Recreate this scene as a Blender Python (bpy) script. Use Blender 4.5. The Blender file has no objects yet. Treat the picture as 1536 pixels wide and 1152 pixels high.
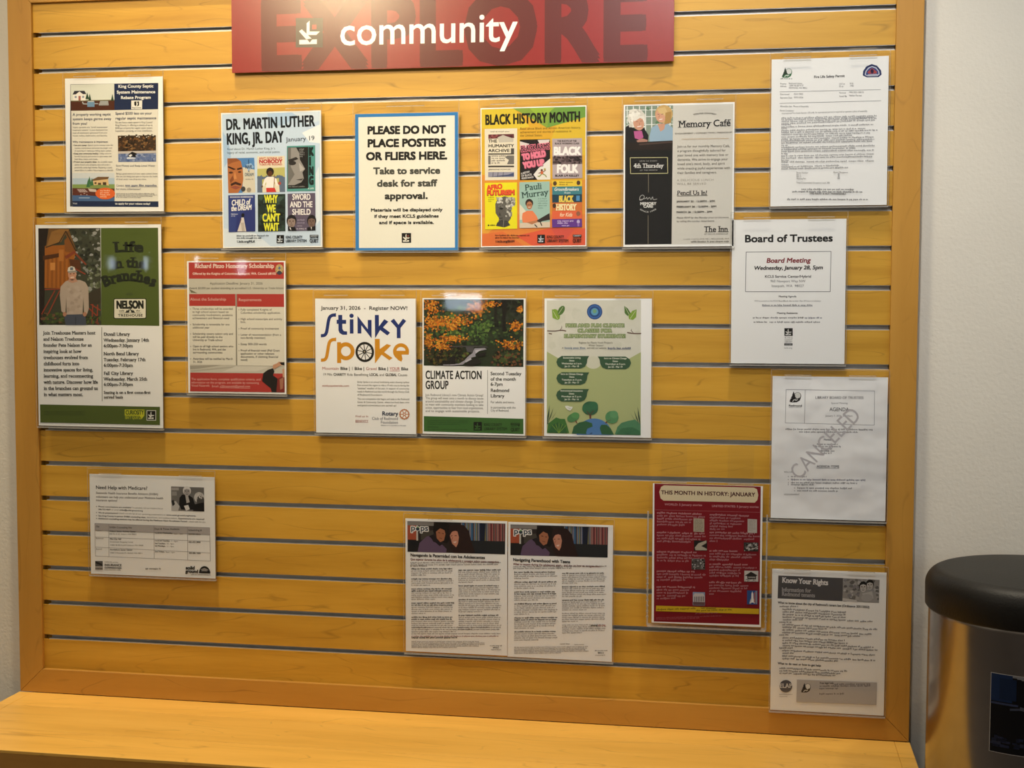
import bpy, bmesh, math, random
from mathutils import Vector, Matrix

S = bpy.context.scene
COL = S.collection
R = random.Random(7)
PI = math.pi

# ------------------------------------------------------------------ camera
cam_d = bpy.data.cameras.new('camera')
cam_d.sensor_fit = 'HORIZONTAL'
cam_d.sensor_width = 36.0
cam_d.lens = 36.0 * 2050.0 / 1536.0
cam_d.clip_start = 0.05
cam = bpy.data.objects.new('camera', cam_d)
COL.objects.link(cam)
RX = (0.9847169, 0.1741339, 0.0031657)       # camera right
RY = (0.0137822, -0.0597921, -0.9981157)     # camera down
RZ = (-0.1736165, 0.9829051, -0.0612782)     # camera forward
mw = Matrix(((RX[0], -RY[0], -RZ[0], 1.51739), (RX[1], -RY[1], -RZ[1], -2.72349), (RX[2], -RY[2], -RZ[2], 1.31852), (0, 0, 0, 1)))
cam.matrix_world = mw
S.camera = cam

# ------------------------------------------------------------------ world, lamps, exposure
S.view_settings.view_transform = 'Standard'
S.view_settings.look = 'None'
S.view_settings.gamma = 1.0
S.view_settings.use_curve_mapping = False
S.view_settings.exposure = 0.08
W = bpy.data.worlds.new('world')
W.use_nodes = True
W.node_tree.nodes['Background'].inputs[0].default_value = (0.75, 0.82, 0.95, 1)
W.node_tree.nodes['Background'].inputs[1].default_value = 0.6
S.world = W
S.cycles.transparent_max_bounces = 24
S.cycles.caustics_reflective = False

def spot(name, loc, target, energy, color, size=100, blend=0.8, radius=0.05):
    d = bpy.data.lights.new(name, 'SPOT')
    d.energy = energy; d.color = color
    d.spot_size = math.radians(size); d.spot_blend = blend
    d.shadow_soft_size = radius
    o = bpy.data.objects.new(name, d)
    o.location = loc
    o.rotation_euler = (Vector(target) - Vector(loc)).to_track_quat('-Z', 'Y').to_euler()
    COL.objects.link(o)
    return o

def area(name, loc, target, energy, color, sx, sy):
    d = bpy.data.lights.new(name, 'AREA')
    d.shape = 'RECTANGLE'; d.size = sx; d.size_y = sy
    d.energy = energy; d.color = color
    o = bpy.data.objects.new(name, d)
    o.location = loc
    o.rotation_euler = (Vector(target) - Vector(loc)).to_track_quat('-Z', 'Y').to_euler()
    COL.objects.link(o)
    return o

# recessed downlights close to the wall, wall washers aimed at the upper board, panels added further back as ambient fill
for lx, en, c in ((-0.70, 120, (1.0, 0.86, 0.64)), (0.40, 126, (1.0, 0.86, 0.62)), (1.52, 100, (1.0, 0.88, 0.68)), (2.66, 48, (1.0, 0.90, 0.74))):
    spot('downlight', (lx, -0.45, 2.94), (lx, -0.45, 0.0), en, c, 75, 1.0, 0.05)
for lx, en, c in ((0.56, 146, (1.0, 0.90, 0.72)), (1.48, 150, (1.0, 1.0, 1.0)), (2.55, 72, (1.0, 0.97, 0.90))):
    spot('wall_washer', (lx, -1.70, 2.94), (lx, 0.0, 1.83), en, c, 58, 1.0, 0.06)
for lx, tx, en, c in ((-0.36, 0.56, 480, (1.0, 0.76, 0.44)), (1.20, 1.30, 95, (1.0, 0.92, 0.86))):
    spot('sign_spotlight', (lx, -3.40, 2.94), (tx, 0.0, 1.88), en, c, 27, 1.0, 0.10)
area('ceiling_panel_light', (0.95, -5.6, 2.94), (0.95, -5.6, 0), 28, (1.0, 0.88, 0.76), 1.2, 0.6)
area('ceiling_panel_light', (-1.9, -3.8, 2.94), (-1.9, -3.8, 0), 34, (1.0, 0.88, 0.72), 1.2, 0.6)

# ------------------------------------------------------------------ materials
def lin(c):
    return tuple((v / 12.92 if v <= 0.04045 else ((v + 0.055) / 1.055) ** 2.4) for v in c)

def hexc(h):
    return lin((int(h[0:2], 16) / 255, int(h[2:4], 16) / 255, int(h[4:6], 16) / 255))

def new_mat(name):
    m = bpy.data.materials.new(name)
    m.use_nodes = True
    nt = m.node_tree
    return m, nt, nt.nodes['Principled BSDF']

def simple(name, col, rough=0.5, metal=0.0, spec=0.5, noise=0.0, nscale=8.0, bump=0.0, bscale=60.0, bdist=0.002):
    m, nt, b = new_mat(name)
    b.inputs['Base Color'].default_value = (*col, 1)
    b.inputs['Roughness'].default_value = rough
    b.inputs['Metallic'].default_value = metal
    b.inputs['Specular IOR Level'].default_value = spec
    tc = nt.nodes.new('ShaderNodeTexCoord')
    n = nt.nodes.new('ShaderNodeTexNoise'); n.inputs['Scale'].default_value = nscale; n.inputs['Detail'].default_value = 4
    nt.links.new(tc.outputs['Object'], n.inputs['Vector'])
    r = nt.nodes.new('ShaderNodeValToRGB')
    r.color_ramp.elements[0].position = 0.3; r.color_ramp.elements[1].position = 0.7
    r.color_ramp.elements[0].color = (*[c * (1 - noise) for c in col], 1)
    r.color_ramp.elements[1].color = (*[min(1, c * (1 + noise)) for c in col], 1)
    nt.links.new(n.outputs['Fac'], r.inputs['Fac'])
    nt.links.new(r.outputs['Color'], b.inputs['Base Color'])
    if bump:
        n2 = nt.nodes.new('ShaderNodeTexNoise'); n2.inputs['Scale'].default_value = bscale; n2.inputs['Detail'].default_value = 3
        nt.links.new(tc.outputs['Object'], n2.inputs['Vector'])
        bp = nt.nodes.new('ShaderNodeBump'); bp.inputs['Strength'].default_value = bump; bp.inputs['Distance'].default_value = bdist
        nt.links.new(n2.outputs['Fac'], bp.inputs['Height'])
        nt.links.new(bp.outputs['Normal'], b.inputs['Normal'])
    return m

def wood(name, dark, mid, light, axis=0, pitch=None, z0=0.0, rough=0.38, vein=0.5, along=2.0, across=26.0, spec=0.4):
    """clear-finished maple: long soft streaks, cathedral veins, small flecks; a fresh board every `pitch` along z (or y)"""
    m, nt, b = new_mat(name)
    N, L = nt.nodes, nt.links
    tc = N.new('ShaderNodeTexCoord')
    sep = N.new('ShaderNodeSeparateXYZ'); L.new(tc.outputs['Object'], sep.inputs[0])
    def mth(op, a, bb=None):
        n = N.new('ShaderNodeMath'); n.operation = op
        for i, v in enumerate((a, bb)):
            if v is None: continue
            if isinstance(v, (int, float)): n.inputs[i].default_value = v
            else: L.new(v, n.inputs[i])
        return n.outputs[0]
    X, Y, Zc = sep.outputs
    u, v, w = (X, Zc, Y) if axis == 0 else ((Zc, X, Y) if axis == 2 else (X, Y, Zc))
    if pitch:
        bid = mth('FLOOR', mth('DIVIDE', mth('SUBTRACT', v, z0), pitch))
    else:
        bid = mth('MULTIPLY', 0.0, 1.0)
    wn = N.new('ShaderNodeTexWhiteNoise'); wn.noise_dimensions = '1D'; L.new(bid, wn.inputs['W'])
    off = mth('MULTIPLY', wn.outputs['Value'], 37.0)
    comb = N.new('ShaderNodeCombineXYZ')
    L.new(mth('ADD', mth('MULTIPLY', u, along), off), comb.inputs[0])
    L.new(mth('ADD', mth('MULTIPLY', v, across), mth('MULTIPLY', off, 2.0)), comb.inputs[1])
    L.new(mth('MULTIPLY', w, across), comb.inputs[2])
    n1 = N.new('ShaderNodeTexNoise'); n1.inputs['Scale'].default_value = 1.0; n1.inputs['Detail'].default_value = 6; n1.inputs['Roughness'].default_value = 0.62
    L.new(comb.outputs[0], n1.inputs['Vector'])
    r1 = N.new('ShaderNodeValToRGB')
    e = r1.color_ramp.elements
    e[0].position = 0.25; e[0].color = (*dark, 1); e[1].position = 0.78; e[1].color = (*light, 1)
    k = e.new(0.5); k.color = (*mid, 1)
    L.new(n1.outputs['Fac'], r1.inputs['Fac'])
    # cathedral veins: thin dark contour lines of a stretched noise
    c2 = N.new('ShaderNodeCombineXYZ')
    L.new(mth('ADD', mth('MULTIPLY', u, along * 0.8), mth('MULTIPLY', off, 1.7)), c2.inputs[0])
    L.new(mth('ADD', mth('MULTIPLY', v, across * 0.42), off), c2.inputs[1])
    n2 = N.new('ShaderNodeTexNoise'); n2.inputs['Scale'].default_value = 1.0; n2.inputs['Detail'].default_value = 2.5; n2.inputs['Roughness'].default_value = 0.5
    n2.inputs['Distortion'].default_value = 0.25
    L.new(c2.outputs[0], n2.inputs['Vector'])
    fr = mth('FRACT', mth('MULTIPLY', n2.outputs['Fac'], 13.0))
    dist = mth('ABSOLUTE', mth('SUBTRACT', fr, 0.5))
    r2 = N.new('ShaderNodeValToRGB')
    r2.color_ramp.elements[0].position = 0.0; r2.color_ramp.elements[0].color = (1, 1, 1, 1)
    r2.color_ramp.elements[1].position = 0.06; r2.color_ramp.elements[1].color = (0, 0, 0, 1)
    L.new(dist, r2.inputs['Fac'])
    # veins come and go along the board
    n3 = N.new('ShaderNodeTexNoise'); n3.inputs['Scale'].default_value = 2.3; n3.inputs['Detail'].default_value = 3
    L.new(comb.outputs[0], n3.inputs['Vector'])
    r3 = N.new('ShaderNodeValToRGB')
    r3.color_ramp.elements[0].position = 0.42; r3.color_ramp.elements[0].color = (0, 0, 0, 1)
    r3.color_ramp.elements[1].position = 0.62; r3.color_ramp.elements[1].color = (1, 1, 1, 1)
    L.new(n3.outputs['Fac'], r3.inputs['Fac'])
    vf = mth('MULTIPLY', mth('MULTIPLY', r2.outputs['Color'], r3.outputs['Color']), vein)
    mx = N.new('ShaderNodeMix'); mx.data_type = 'RGBA'; mx.blend_type = 'MIX'
    L.new(vf, mx.inputs['Factor']); L.new(r1.outputs['Color'], mx.inputs['A'])
    mx.inputs['B'].default_value = (dark[0] * 0.33, dark[1] * 0.30, dark[2] * 0.35, 1)
    # each board a shade of its own
    hv = N.new('ShaderNodeHueSaturation')
    L.new(mx.outputs['Result'], hv.inputs['Color'])
    L.new(mth('ADD', 0.93, mth('MULTIPLY', wn.outputs['Value'], 0.13)), hv.inputs['Value'])
    L.new(hv.outputs['Color'], b.inputs['Base Color'])
    b.inputs['Roughness'].default_value = rough
    b.inputs['Specular IOR Level'].default_value = spec
    return m

M = {}
M['slat'] = wood('maple_slat', (0.42, 0.208, 0.015), (0.545, 0.292, 0.029), (0.63, 0.352, 0.044), 0, 0.0762, 1.95843 - 0.0762 * 30, rough=0.42, vein=0.42)
M['frame_v'] = wood('maple_frame_upright', (0.40, 0.190, 0.028), (0.465, 0.230, 0.036), (0.52, 0.265, 0.046), 2, None, vein=0.25, across=16)
M['frame_h'] = wood('maple_frame_rail', (0.40, 0.190, 0.028), (0.465, 0.230, 0.036), (0.52, 0.265, 0.046), 0, None, vein=0.45, across=16)
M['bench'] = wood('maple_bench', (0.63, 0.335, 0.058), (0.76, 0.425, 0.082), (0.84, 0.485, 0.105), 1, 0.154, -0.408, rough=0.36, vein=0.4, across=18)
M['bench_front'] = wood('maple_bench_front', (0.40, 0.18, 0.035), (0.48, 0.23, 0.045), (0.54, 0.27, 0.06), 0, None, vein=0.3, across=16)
M['alu'] = simple('brushed_aluminium', (0.50, 0.49, 0.47), 0.45, 0.65, 0.5, 0.08, 30)
M['wall'] = simple('painted_wall', (0.70, 0.66, 0.57), 0.85, 0, 0.3, 0.02, 6, 0.35, 160)
M['ceiling'] = simple('ceiling_paint', (0.75, 0.73, 0.68), 0.9, 0, 0.2, 0.02, 5)
M['floor'] = simple('carpet', (0.10, 0.085, 0.075), 0.95, 0, 0.2, 0.35, 90, 0.6, 220)
M['paper'] = simple('white_paper', (0.80, 0.80, 0.785), 0.75, 0, 0.25, 0.012, 14)
M['crumpled'] = simple('crumpled_paper', (0.80, 0.80, 0.80), 0.75, 0, 0.25, 0.02, 9, 1.0, 5, 0.028)
M['black'] = simple('black_plastic', (0.008, 0.0076, 0.0068), 0.5, 0, 0.35, 0.3, 9, 0.25, 260)
M['steel'] = simple('satin_steel', (0.37, 0.355, 0.35), 0.20, 1.0, 0.5, 0.04, 40)
M['glass_frame'] = simple('window_frame_paint', (0.35, 0.33, 0.30), 0.5)

def ink_material(name='printed_ink', rough=0.7, spec=0.15):
    m, nt, b = new_mat(name)
    a = nt.nodes.new('ShaderNodeAttribute'); a.attribute_name = 'ink'
    tc = nt.nodes.new('ShaderNodeTexCoord')
    n = nt.nodes.new('ShaderNodeTexNoise'); n.inputs['Scale'].default_value = 300; n.inputs['Detail'].default_value = 2
    nt.links.new(tc.outputs['Object'], n.inputs['Vector'])
    h = nt.nodes.new('ShaderNodeHueSaturation')
    mr = nt.nodes.new('ShaderNodeMapRange'); mr.inputs['To Min'].default_value = 0.94; mr.inputs['To Max'].default_value = 1.04
    nt.links.new(n.outputs['Fac'], mr.inputs['Value'])
    nt.links.new(mr.outputs['Result'], h.inputs['Value'])
    nt.links.new(a.outputs['Color'], h.inputs['Color'])
    nt.links.new(h.outputs['Color'], b.inputs['Base Color'])
    b.inputs['Roughness'].default_value = rough
    b.inputs['Specular IOR Level'].default_value = spec
    return m
M['ink'] = ink_material()
M['ink_satin'] = ink_material('satin_printed_ink', 0.23, 0.42)
M['banner'] = simple('dark_red_satin_board', hexc('861d1c'), 0.23, 0, 0.42, 0.02, 60, 0.03, 400)

def acrylic(name, tint, gl=1.0, edge=0.0):
    m = bpy.data.materials.new(name); m.use_nodes = True
    nt = m.node_tree; N, L = nt.nodes, nt.links
    N.remove(N['Principled BSDF'])
    out = N['Material Output']
    t = N.new('ShaderNodeBsdfTransparent'); t.inputs[0].default_value = (*tint, 1)
    g = N.new('ShaderNodeBsdfGlossy'); g.inputs['Roughness'].default_value = 0.03; g.inputs['Color'].default_value = (gl, gl, gl, 1)
    f = N.new('ShaderNodeFresnel'); f.inputs['IOR'].default_value = 1.40
    tc = N.new('ShaderNodeTexCoord'); n = N.new('ShaderNodeTexNoise'); n.inputs['Scale'].default_value = 5
    L.new(tc.outputs['Object'], n.inputs['Vector'])
    bp = N.new('ShaderNodeBump'); bp.inputs['Strength'].default_value = 0.02; bp.inputs['Distance'].default_value = 0.01
    L.new(n.outputs['Fac'], bp.inputs['Height'])
    L.new(bp.outputs['Normal'], g.inputs['Normal'])
    mx = N.new('ShaderNodeMixShader')
    ge = N.new('ShaderNodeNewGeometry'); ml = N.new('ShaderNodeMath'); ml.operation = 'MULTIPLY'     # reflect at the outer face of each sheet
    iv = N.new('ShaderNodeMath'); iv.operation = 'SUBTRACT'; iv.inputs[0].default_value = 1.0
    L.new(ge.outputs['Backfacing'], iv.inputs[1]); L.new(f.outputs[0], ml.inputs[0]); L.new(iv.outputs[0], ml.inputs[1])
    L.new(ml.outputs[0], mx.inputs[0]); L.new(t.outputs[0], mx.inputs[1]); L.new(g.outputs[0], mx.inputs[2])
    last = mx.outputs[0]
    if edge:
        d = N.new('ShaderNodeBsdfDiffuse'); d.inputs[0].default_value = (0.62, 0.60, 0.56, 1)
        m2 = N.new('ShaderNodeMixShader'); m2.inputs[0].default_value = edge
        L.new(last, m2.inputs[1]); L.new(d.outputs[0], m2.inputs[2]); last = m2.outputs[0]
    L.new(last, out.inputs['Surface'])
    return m
M['acrylic'] = acrylic('clear_acrylic', (0.992, 0.992, 0.988))
M['acrylic_edge'] = acrylic('clear_acrylic_edge', (0.90, 0.90, 0.88), 1.0, 0.30)

# ------------------------------------------------------------------ mesh helpers
def tag(o, label, cat=None, group=None, kind=None):
    if label: o['label'] = label
    if cat: o['category'] = cat
    if group: o['group'] = group
    if kind: o['kind'] = kind
    return o

def mesh_obj(name, verts, faces, mat, parent=None, smooth=False):
    me = bpy.data.meshes.new(name)
    me.from_pydata(verts, [], faces)
    me.update()
    if mat: me.materials.append(mat)
    o = bpy.data.objects.new(name, me)
    COL.objects.link(o)
    if parent: o.parent = parent
    if smooth:
        for p in me.polygons: p.use_smooth = True
    return o

def empty(name, loc=(0, 0, 0), rot=(0, 0, 0)):
    o = bpy.data.objects.new(name, None)
    o.empty_display_size = 0.05
    o.location = loc; o.rotation_euler = rot
    COL.objects.link(o)
    return o

class MB:
    def __init__(s): s.v = []; s.f = []
    def box(s, x0, x1, y0, y1, z0, z1):
        b = len(s.v)
        s.v += [(x0, y0, z0), (x1, y0, z0), (x1, y1, z0), (x0, y1, z0), (x0, y0, z1), (x1, y0, z1), (x1, y1, z1), (x0, y1, z1)]
        for q in ((0, 3, 2, 1), (4, 5, 6, 7), (0, 1, 5, 4), (1, 2, 6, 5), (2, 3, 7, 6), (3, 0, 4, 7)):
            s.f.append(tuple(b + i for i in q))
        return s
    def prism_x(s, prof, x0, x1):
        """closed (y,z) profile swept along x"""
        b = len(s.v); n = len(prof)
        s.v += [(x0, y, z) for y, z in prof] + [(x1, y, z) for y, z in prof]
        for i in range(n):
            j = (i + 1) % n
            s.f.append((b + i, b + j, b + n + j, b + n + i))
        s.f.append(tuple(b + i for i in range(n))[::-1]); s.f.append(tuple(b + n + i for i in range(n)))
        return s
    def prism_y(s, pts, y0, y1):
        b = len(s.v); n = len(pts)
        s.v += [(x, y0, z) for x, z in pts] + [(x, y1, z) for x, z in pts]
        for i in range(n):
            j = (i + 1) % n
            s.f.append((b + i, b + j, b + n + j, b + n + i))
        s.f.append(tuple(b + i for i in range(n))); s.f.append(tuple(b + n + i for i in range(n))[::-1])
        return s
    def build(s, name, mat, parent=None, bevel=0.0, smooth=False):
        o = mesh_obj(name, s.v, s.f, mat, parent, smooth)
        bm = bmesh.new(); bm.from_mesh(o.data)
        bmesh.ops.recalc_face_normals(bm, faces=bm.faces)
        bm.to_mesh(o.data); bm.free()
        if bevel:
            md = o.modifiers.new('bevel', 'BEVEL'); md.width = bevel; md.segments = 2; md.limit_method = 'ANGLE'
        return o

# ------------------------------------------------------------------ room
def struct(name, mb, mat):
    o = mb.build(name, mat)
    o['kind'] = 'structure'
    return o
WY = 0.034                      # face of the wall that carries the display board
struct('floor', MB().box(-3.6, 4.4, -7.1, 0.134, -0.1, 0.0), M['floor'])
struct('ceiling', MB().box(-3.6, 4.4, -7.1, 0.134, 2.95, 3.05), M['ceiling'])
struct('wall_back', MB().box(-3.6, 4.4, WY, 0.134, 0.0, 2.95), M['wall'])
struct('wall_left', MB().box(-3.7, -3.6, -7.1, 0.134, 0.0, 2.95), M['wall'])
WRY0, WRY1, WRZ0, WRZ1 = -3.3, -1.7, 0.9, 2.3        # right-wall opening for the added fill pane
struct('wall_right', MB().box(4.4, 4.5, -7.1, WRY0, 0.0, 2.95).box(4.4, 4.5, WRY1, 0.134, 0.0, 2.95).box(4.4, 4.5, WRY0, WRY1, 0.0, WRZ0).box(4.4, 4.5, WRY0, WRY1, WRZ1, 2.95), M['wall'])
# front wall behind the viewer with small glowing panes, added and sized for their glints in the acrylic
wins = [(-3.325, -3.25, 1.53, 1.64), (-3.05, -2.985, 1.53, 1.64), (-2.63, -2.57, 1.57, 1.64), (-2.30, -2.21, 1.50, 1.62), (-0.70, -0.42, 1.25, 1.37)]  # last pane stands in for a lamp's glare
fw = MB()
xs = [-3.6] + [w for a in wins for w in a[:2]] + [4.4]
for i in range(0, len(xs), 2):
    fw.box(xs[i], xs[i + 1], -7.1, -7.0, 0.0, 2.95)
for a, b_, c, d in wins:
    fw.box(a, b_, -7.1, -7.0, 0.0, c); fw.box(a, b_, -7.1, -7.0, d, 2.95)
struct('wall_front', fw, M['wall'])
wm, nt, pb = new_mat('daylit_window_glass')
pb.inputs['Base Color'].default_value = (0.4, 0.5, 0.6, 1)
pb.inputs['Roughness'].default_value = 0.05
pb.inputs['Emission Color'].default_value = (0.72, 0.86, 1.0, 1)
pb.inputs['Emission Strength'].default_value = 12.0
for i, (a, b_, c, d) in enumerate(wins):
    e = 0.008
    fr = MB().box(a, a + e, -7.08, -7.02, c, d).box(b_ - e, b_, -7.08, -7.02, c, d).box(a + e, b_ - e, -7.08, -7.02, c, c + e).box(a + e, b_ - e, -7.08, -7.02, d - e, d).build('window_%d' % (i + 1), M['glass_frame'])
    fr['kind'] = 'structure'
    MB().box(a + e, b_ - e, -7.055, -7.045, c + e, d - e).build('pane', wm, fr)

wd, nt, pb = new_mat('daylit_side_window_glass')  # glowing pane added as cool fill from the right
pb.inputs['Base Color'].default_value = (0.4, 0.5, 0.6, 1)
pb.inputs['Roughness'].default_value = 0.05
pb.inputs['Emission Color'].default_value = (0.66, 0.82, 1.0, 1)
pb.inputs['Emission Strength'].default_value = 2.6
e = 0.05
fr = MB().box(4.42, 4.48, WRY0, WRY0 + e, WRZ0, WRZ1).box(4.42, 4.48, WRY1 - e, WRY1, WRZ0, WRZ1).box(4.42, 4.48, WRY0 + e, WRY1 - e, WRZ0, WRZ0 + e).box(4.42, 4.48, WRY0 + e, WRY1 - e, WRZ1 - e, WRZ1).build('window_%d' % (len(wins) + 1), M['glass_frame'])
fr['kind'] = 'structure'
MB().box(4.445, 4.455, WRY0 + e, WRY1 - e, WRZ0 + e, WRZ1 - e).build('pane', wd, fr)

# ------------------------------------------------------------------ slatwall display board
Z0 = 1.95843
P = 0.0762
GH = 0.0098          # groove opening
FX0, FX1, FZ0, FZ1 = -0.0543, 1.8268, 0.460, 1.997
IX0, IX1, IZ0, IZ1 = 0.0, 1.7757, 0.5125, 1.9435
FY = -0.008          # frame stands this far proud of the slats
board = empty('slatwall_board', (0.886, 0.0, 0.46))
tag(board, 'honey maple slatwall display board with horizontal grooves and mitred frame on the wall', 'display board')
inv = Matrix.Translation(-board.location)
def on_board(o):
    o.parent = board; o.matrix_parent_inverse = inv; return o
sl = MB()
for k in range(1, 20):
    zb = Z0 - k * P if k < 19 else IZ0 - 0.004
    zt = Z0 - (k - 1) * P - GH if k > 1 else IZ1 + 0.004
    sl.box(IX0 - .003, IX1 + .003, 0.0, 0.006, zb, zt)                 # face of the slat
    if k < 19:
        sl.box(IX0 - .003, IX1 + .003, 0.006, 0.0165, zb + 0.010, zt - 0.010)
    else:
        sl.box(IX0 - .003, IX1 + .003, 0.006, 0.0165, zb, zt - 0.010)
sl.box(IX0 - .003, IX1 + .003, 0.0165, 0.024, IZ0 - 0.004, IZ1 + 0.004)
on_board(sl.build('slat_panel', M['slat'], None, 0.0006))
for k in range(1, 19):
    zt = Z0 - k * P; zb = zt - GH
    g = MB()
    g.box(IX0 + .012, IX1 - .001, 0.0125, 0.0140, zb - 0.0085, zt + 0.0085)        # back web
    g.box(IX0 + .012, IX1 - .001, 0.0065, 0.0125, zb - 0.0085, zb - 0.0073)        # lower shelf
    g.box(IX0 + .012, IX1 - .001, 0.0004, 0.0078, zb - 0.0002, zb + 0.0017)        # lower lip
    g.box(IX0 + .012, IX1 - .001, 0.0066, 0.0078, zb - 0.0075, zb - 0.0002)
    g.box(IX0 + .012, IX1 - .001, 0.0004, 0.0078, zt - 0.0006, zt + 0.0002)        # upper lip
    on_board(g.build('groove_insert', M['alu']))
def rail(name, pts, mat):
    o = MB().prism_y(pts, FY, 0.033).build(name, mat, None, 0.0012)
    return on_board(o)
gp = 0.0002
rail('side_rail', [(FX0, FZ0), (IX0, IZ0 + gp), (IX0, IZ1 - gp), (FX0, FZ1)], M['frame_v'])
rail('side_rail', [(FX1, FZ0), (FX1, FZ1), (IX1, IZ1 - gp), (IX1, IZ0 + gp)], M['frame_v'])
rail('bottom_rail', [(FX0 + gp, FZ0), (FX1 - gp, FZ0), (IX1 - gp, IZ0), (IX0 + gp, IZ0)], M['frame_h'])
rail('top_rail', [(FX0 + gp, FZ1), (IX0 + gp, IZ1), (IX1 - gp, IZ1), (FX1 - gp, FZ1)], M['frame_h'])

# ------------------------------------------------------------------ bench
bench = empty('bench', (0.886, -0.18, 0.0))
tag(bench, 'long honey maple bench with plank top under the display board', 'bench')
binv = Matrix.Translation(-bench.location)
def on_bench(o):
    o.parent = bench; o.matrix_parent_inverse = binv; return o
BX0, BX1, BY0, BY1, BZ = -0.0560, 1.8285, -0.374, -0.0085, 0.4595
tp = MB()
ys = [BY0, -0.2545, -0.0985, BY1]
for i in range(3):
    tp.box(BX0 + 0.030, BX1 - 0.030, ys[i] + (0.0005 if i else 0), ys[i + 1] - (0.0005 if i < 2 else 0), BZ - 0.006, BZ)
on_bench(tp.build('top', M['bench'], None, 0.0007))
for x in (BX0, BX1 - 0.0297):
    on_bench(MB().box(x, x + 0.0297, BY0, BY1, BZ - 0.006, BZ).build('end_strip', M['bench_front'] if 0 else M['bench'], None, 0.0012))
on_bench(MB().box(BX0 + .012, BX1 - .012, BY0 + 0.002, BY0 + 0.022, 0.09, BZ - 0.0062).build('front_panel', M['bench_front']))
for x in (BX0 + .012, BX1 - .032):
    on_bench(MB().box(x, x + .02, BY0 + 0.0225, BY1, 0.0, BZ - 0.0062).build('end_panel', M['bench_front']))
on_bench(MB().box(BX0 + .04, BX1 - .04, BY0 + 0.075, BY0 + 0.09, 0.0, 0.09).build('toe_kick', M['black']))

# ------------------------------------------------------------------ litter bin
TX, TY, TR = 2.0185, -0.20, 0.1835
TZ = 0.776
def lathe(prof, seg=96):
    v, f = [], []
    n = len(prof)
    for i in range(seg):
        a = 2 * PI * i / seg
        for r, z in prof: v.append((r * math.cos(a), r * math.sin(a), z))
    for i in range(seg):
        j = (i + 1) % seg
        for k in range(n - 1):
            f.append((i * n + k, j * n + k, j * n + k + 1, i * n + k + 1))
    return v, f
bin_ = empty('litter_bin', (TX, TY, 0))
tag(bin_, 'round steel litter bin with black lid beside the right end of the bench', 'trash can')
v, f = lathe([(0.0005, 0.012), (TR - .004, 0.012), (TR - .001, 0.014), (TR, 0.02), (TR, 0.026), (TR, 0.2), (TR, 0.5), (TR, TZ - .010), (TR, TZ - .006), (TR - .001, TZ - .001), (TR - .004, TZ - .001), (TR - .004, TZ - .006), (TR - .004, 0.02), (0.0005, 0.016)])
mesh_obj('body', v, f, M['steel'], bin_, True)
v, f = lathe([(0.0005, 0.0), (TR + .003, 0.0), (TR + .005, 0.006), (TR + .005, 0.0118), (0.0005, 0.0118)])
mesh_obj('base_ring', v, f, M['black'], bin_, True)
LR = TR + 0.0062
pr = [(TR + .0005, TZ - .004), (LR - .003, TZ - .004), (LR, TZ), (LR + .0005, TZ + .035)]
for i in range(1, 10):
    a = PI / 2 * i / 9
    pr.append((LR - .028 + .0285 * math.cos(a), TZ + .035 + .030 * math.sin(a)))
pr += [(LR - .075, TZ + .069), (LR - .12, TZ + .071), (0.0005, TZ + .072)]
v, f = lathe(pr)
mesh_obj('lid', v, f, M['black'], bin_, True)

# ------------------------------------------------------------------ printing: glyphs of the built-in font, drawn as flat ink
class Glyphs:
    c = {}
    def raw(s, body):
        cu = bpy.data.curves.new('glyph', 'FONT'); cu.body = body; cu.resolution_u = 3; cu.size = 1.0
        o = bpy.data.objects.new('glyph', cu); COL.objects.link(o)
        me = bpy.data.meshes.new_from_object(o)
        vs = [(q.co.x, q.co.y) for q in me.vertices]
        fs = [tuple(p.vertices) for p in me.polygons]
        bpy.data.objects.remove(o); bpy.data.curves.remove(cu); bpy.data.meshes.remove(me)
        return vs, fs
    def width(s, body):
        vs, _ = s.raw(body)
        return max(q[0] for q in vs) - min(q[0] for q in vs)
    def __init__(s):
        s.hh = s.width('HH')
        vs, _ = s.raw('H'); s.cap = max(q[1] for q in vs)
        vs, _ = s.raw('x'); s.xh = max(q[1] for q in vs)
    def get(s, ch):
        if ch in s.c: return s.c[ch]
        adv = s.width('H' + ch + 'H') - s.hh
        if ch == ' ':
            s.c[ch] = ([], [], [], adv); return s.c[ch]
        vs, fs = s.raw(ch)
        cnt = {}
        for fc in fs:
            for i in range(len(fc)):
                a, b = fc[i], fc[(i + 1) % len(fc)]
                k = (min(a, b), max(a, b)); cnt[k] = cnt.get(k, 0) + 1
        ed = [k for k, n in cnt.items() if n == 1]
        s.c[ch] = (vs, fs, ed, adv); return s.c[ch]
GL = Glyphs()

def homography(src, dst):
    import numpy as np
    A, B = [], []
    for (x, y), (u, v_) in zip(src, dst):
        A.append([x, y, 1, 0, 0, 0, -u * x, -u * y]); B.append(u)
        A.append([0, 0, 0, x, y, 1, -v_ * x, -v_ * y]); B.append(v_)
    h = np.linalg.solve(np.array(A, float), np.array(B, float))
    return [float(q) for q in h]

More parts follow.
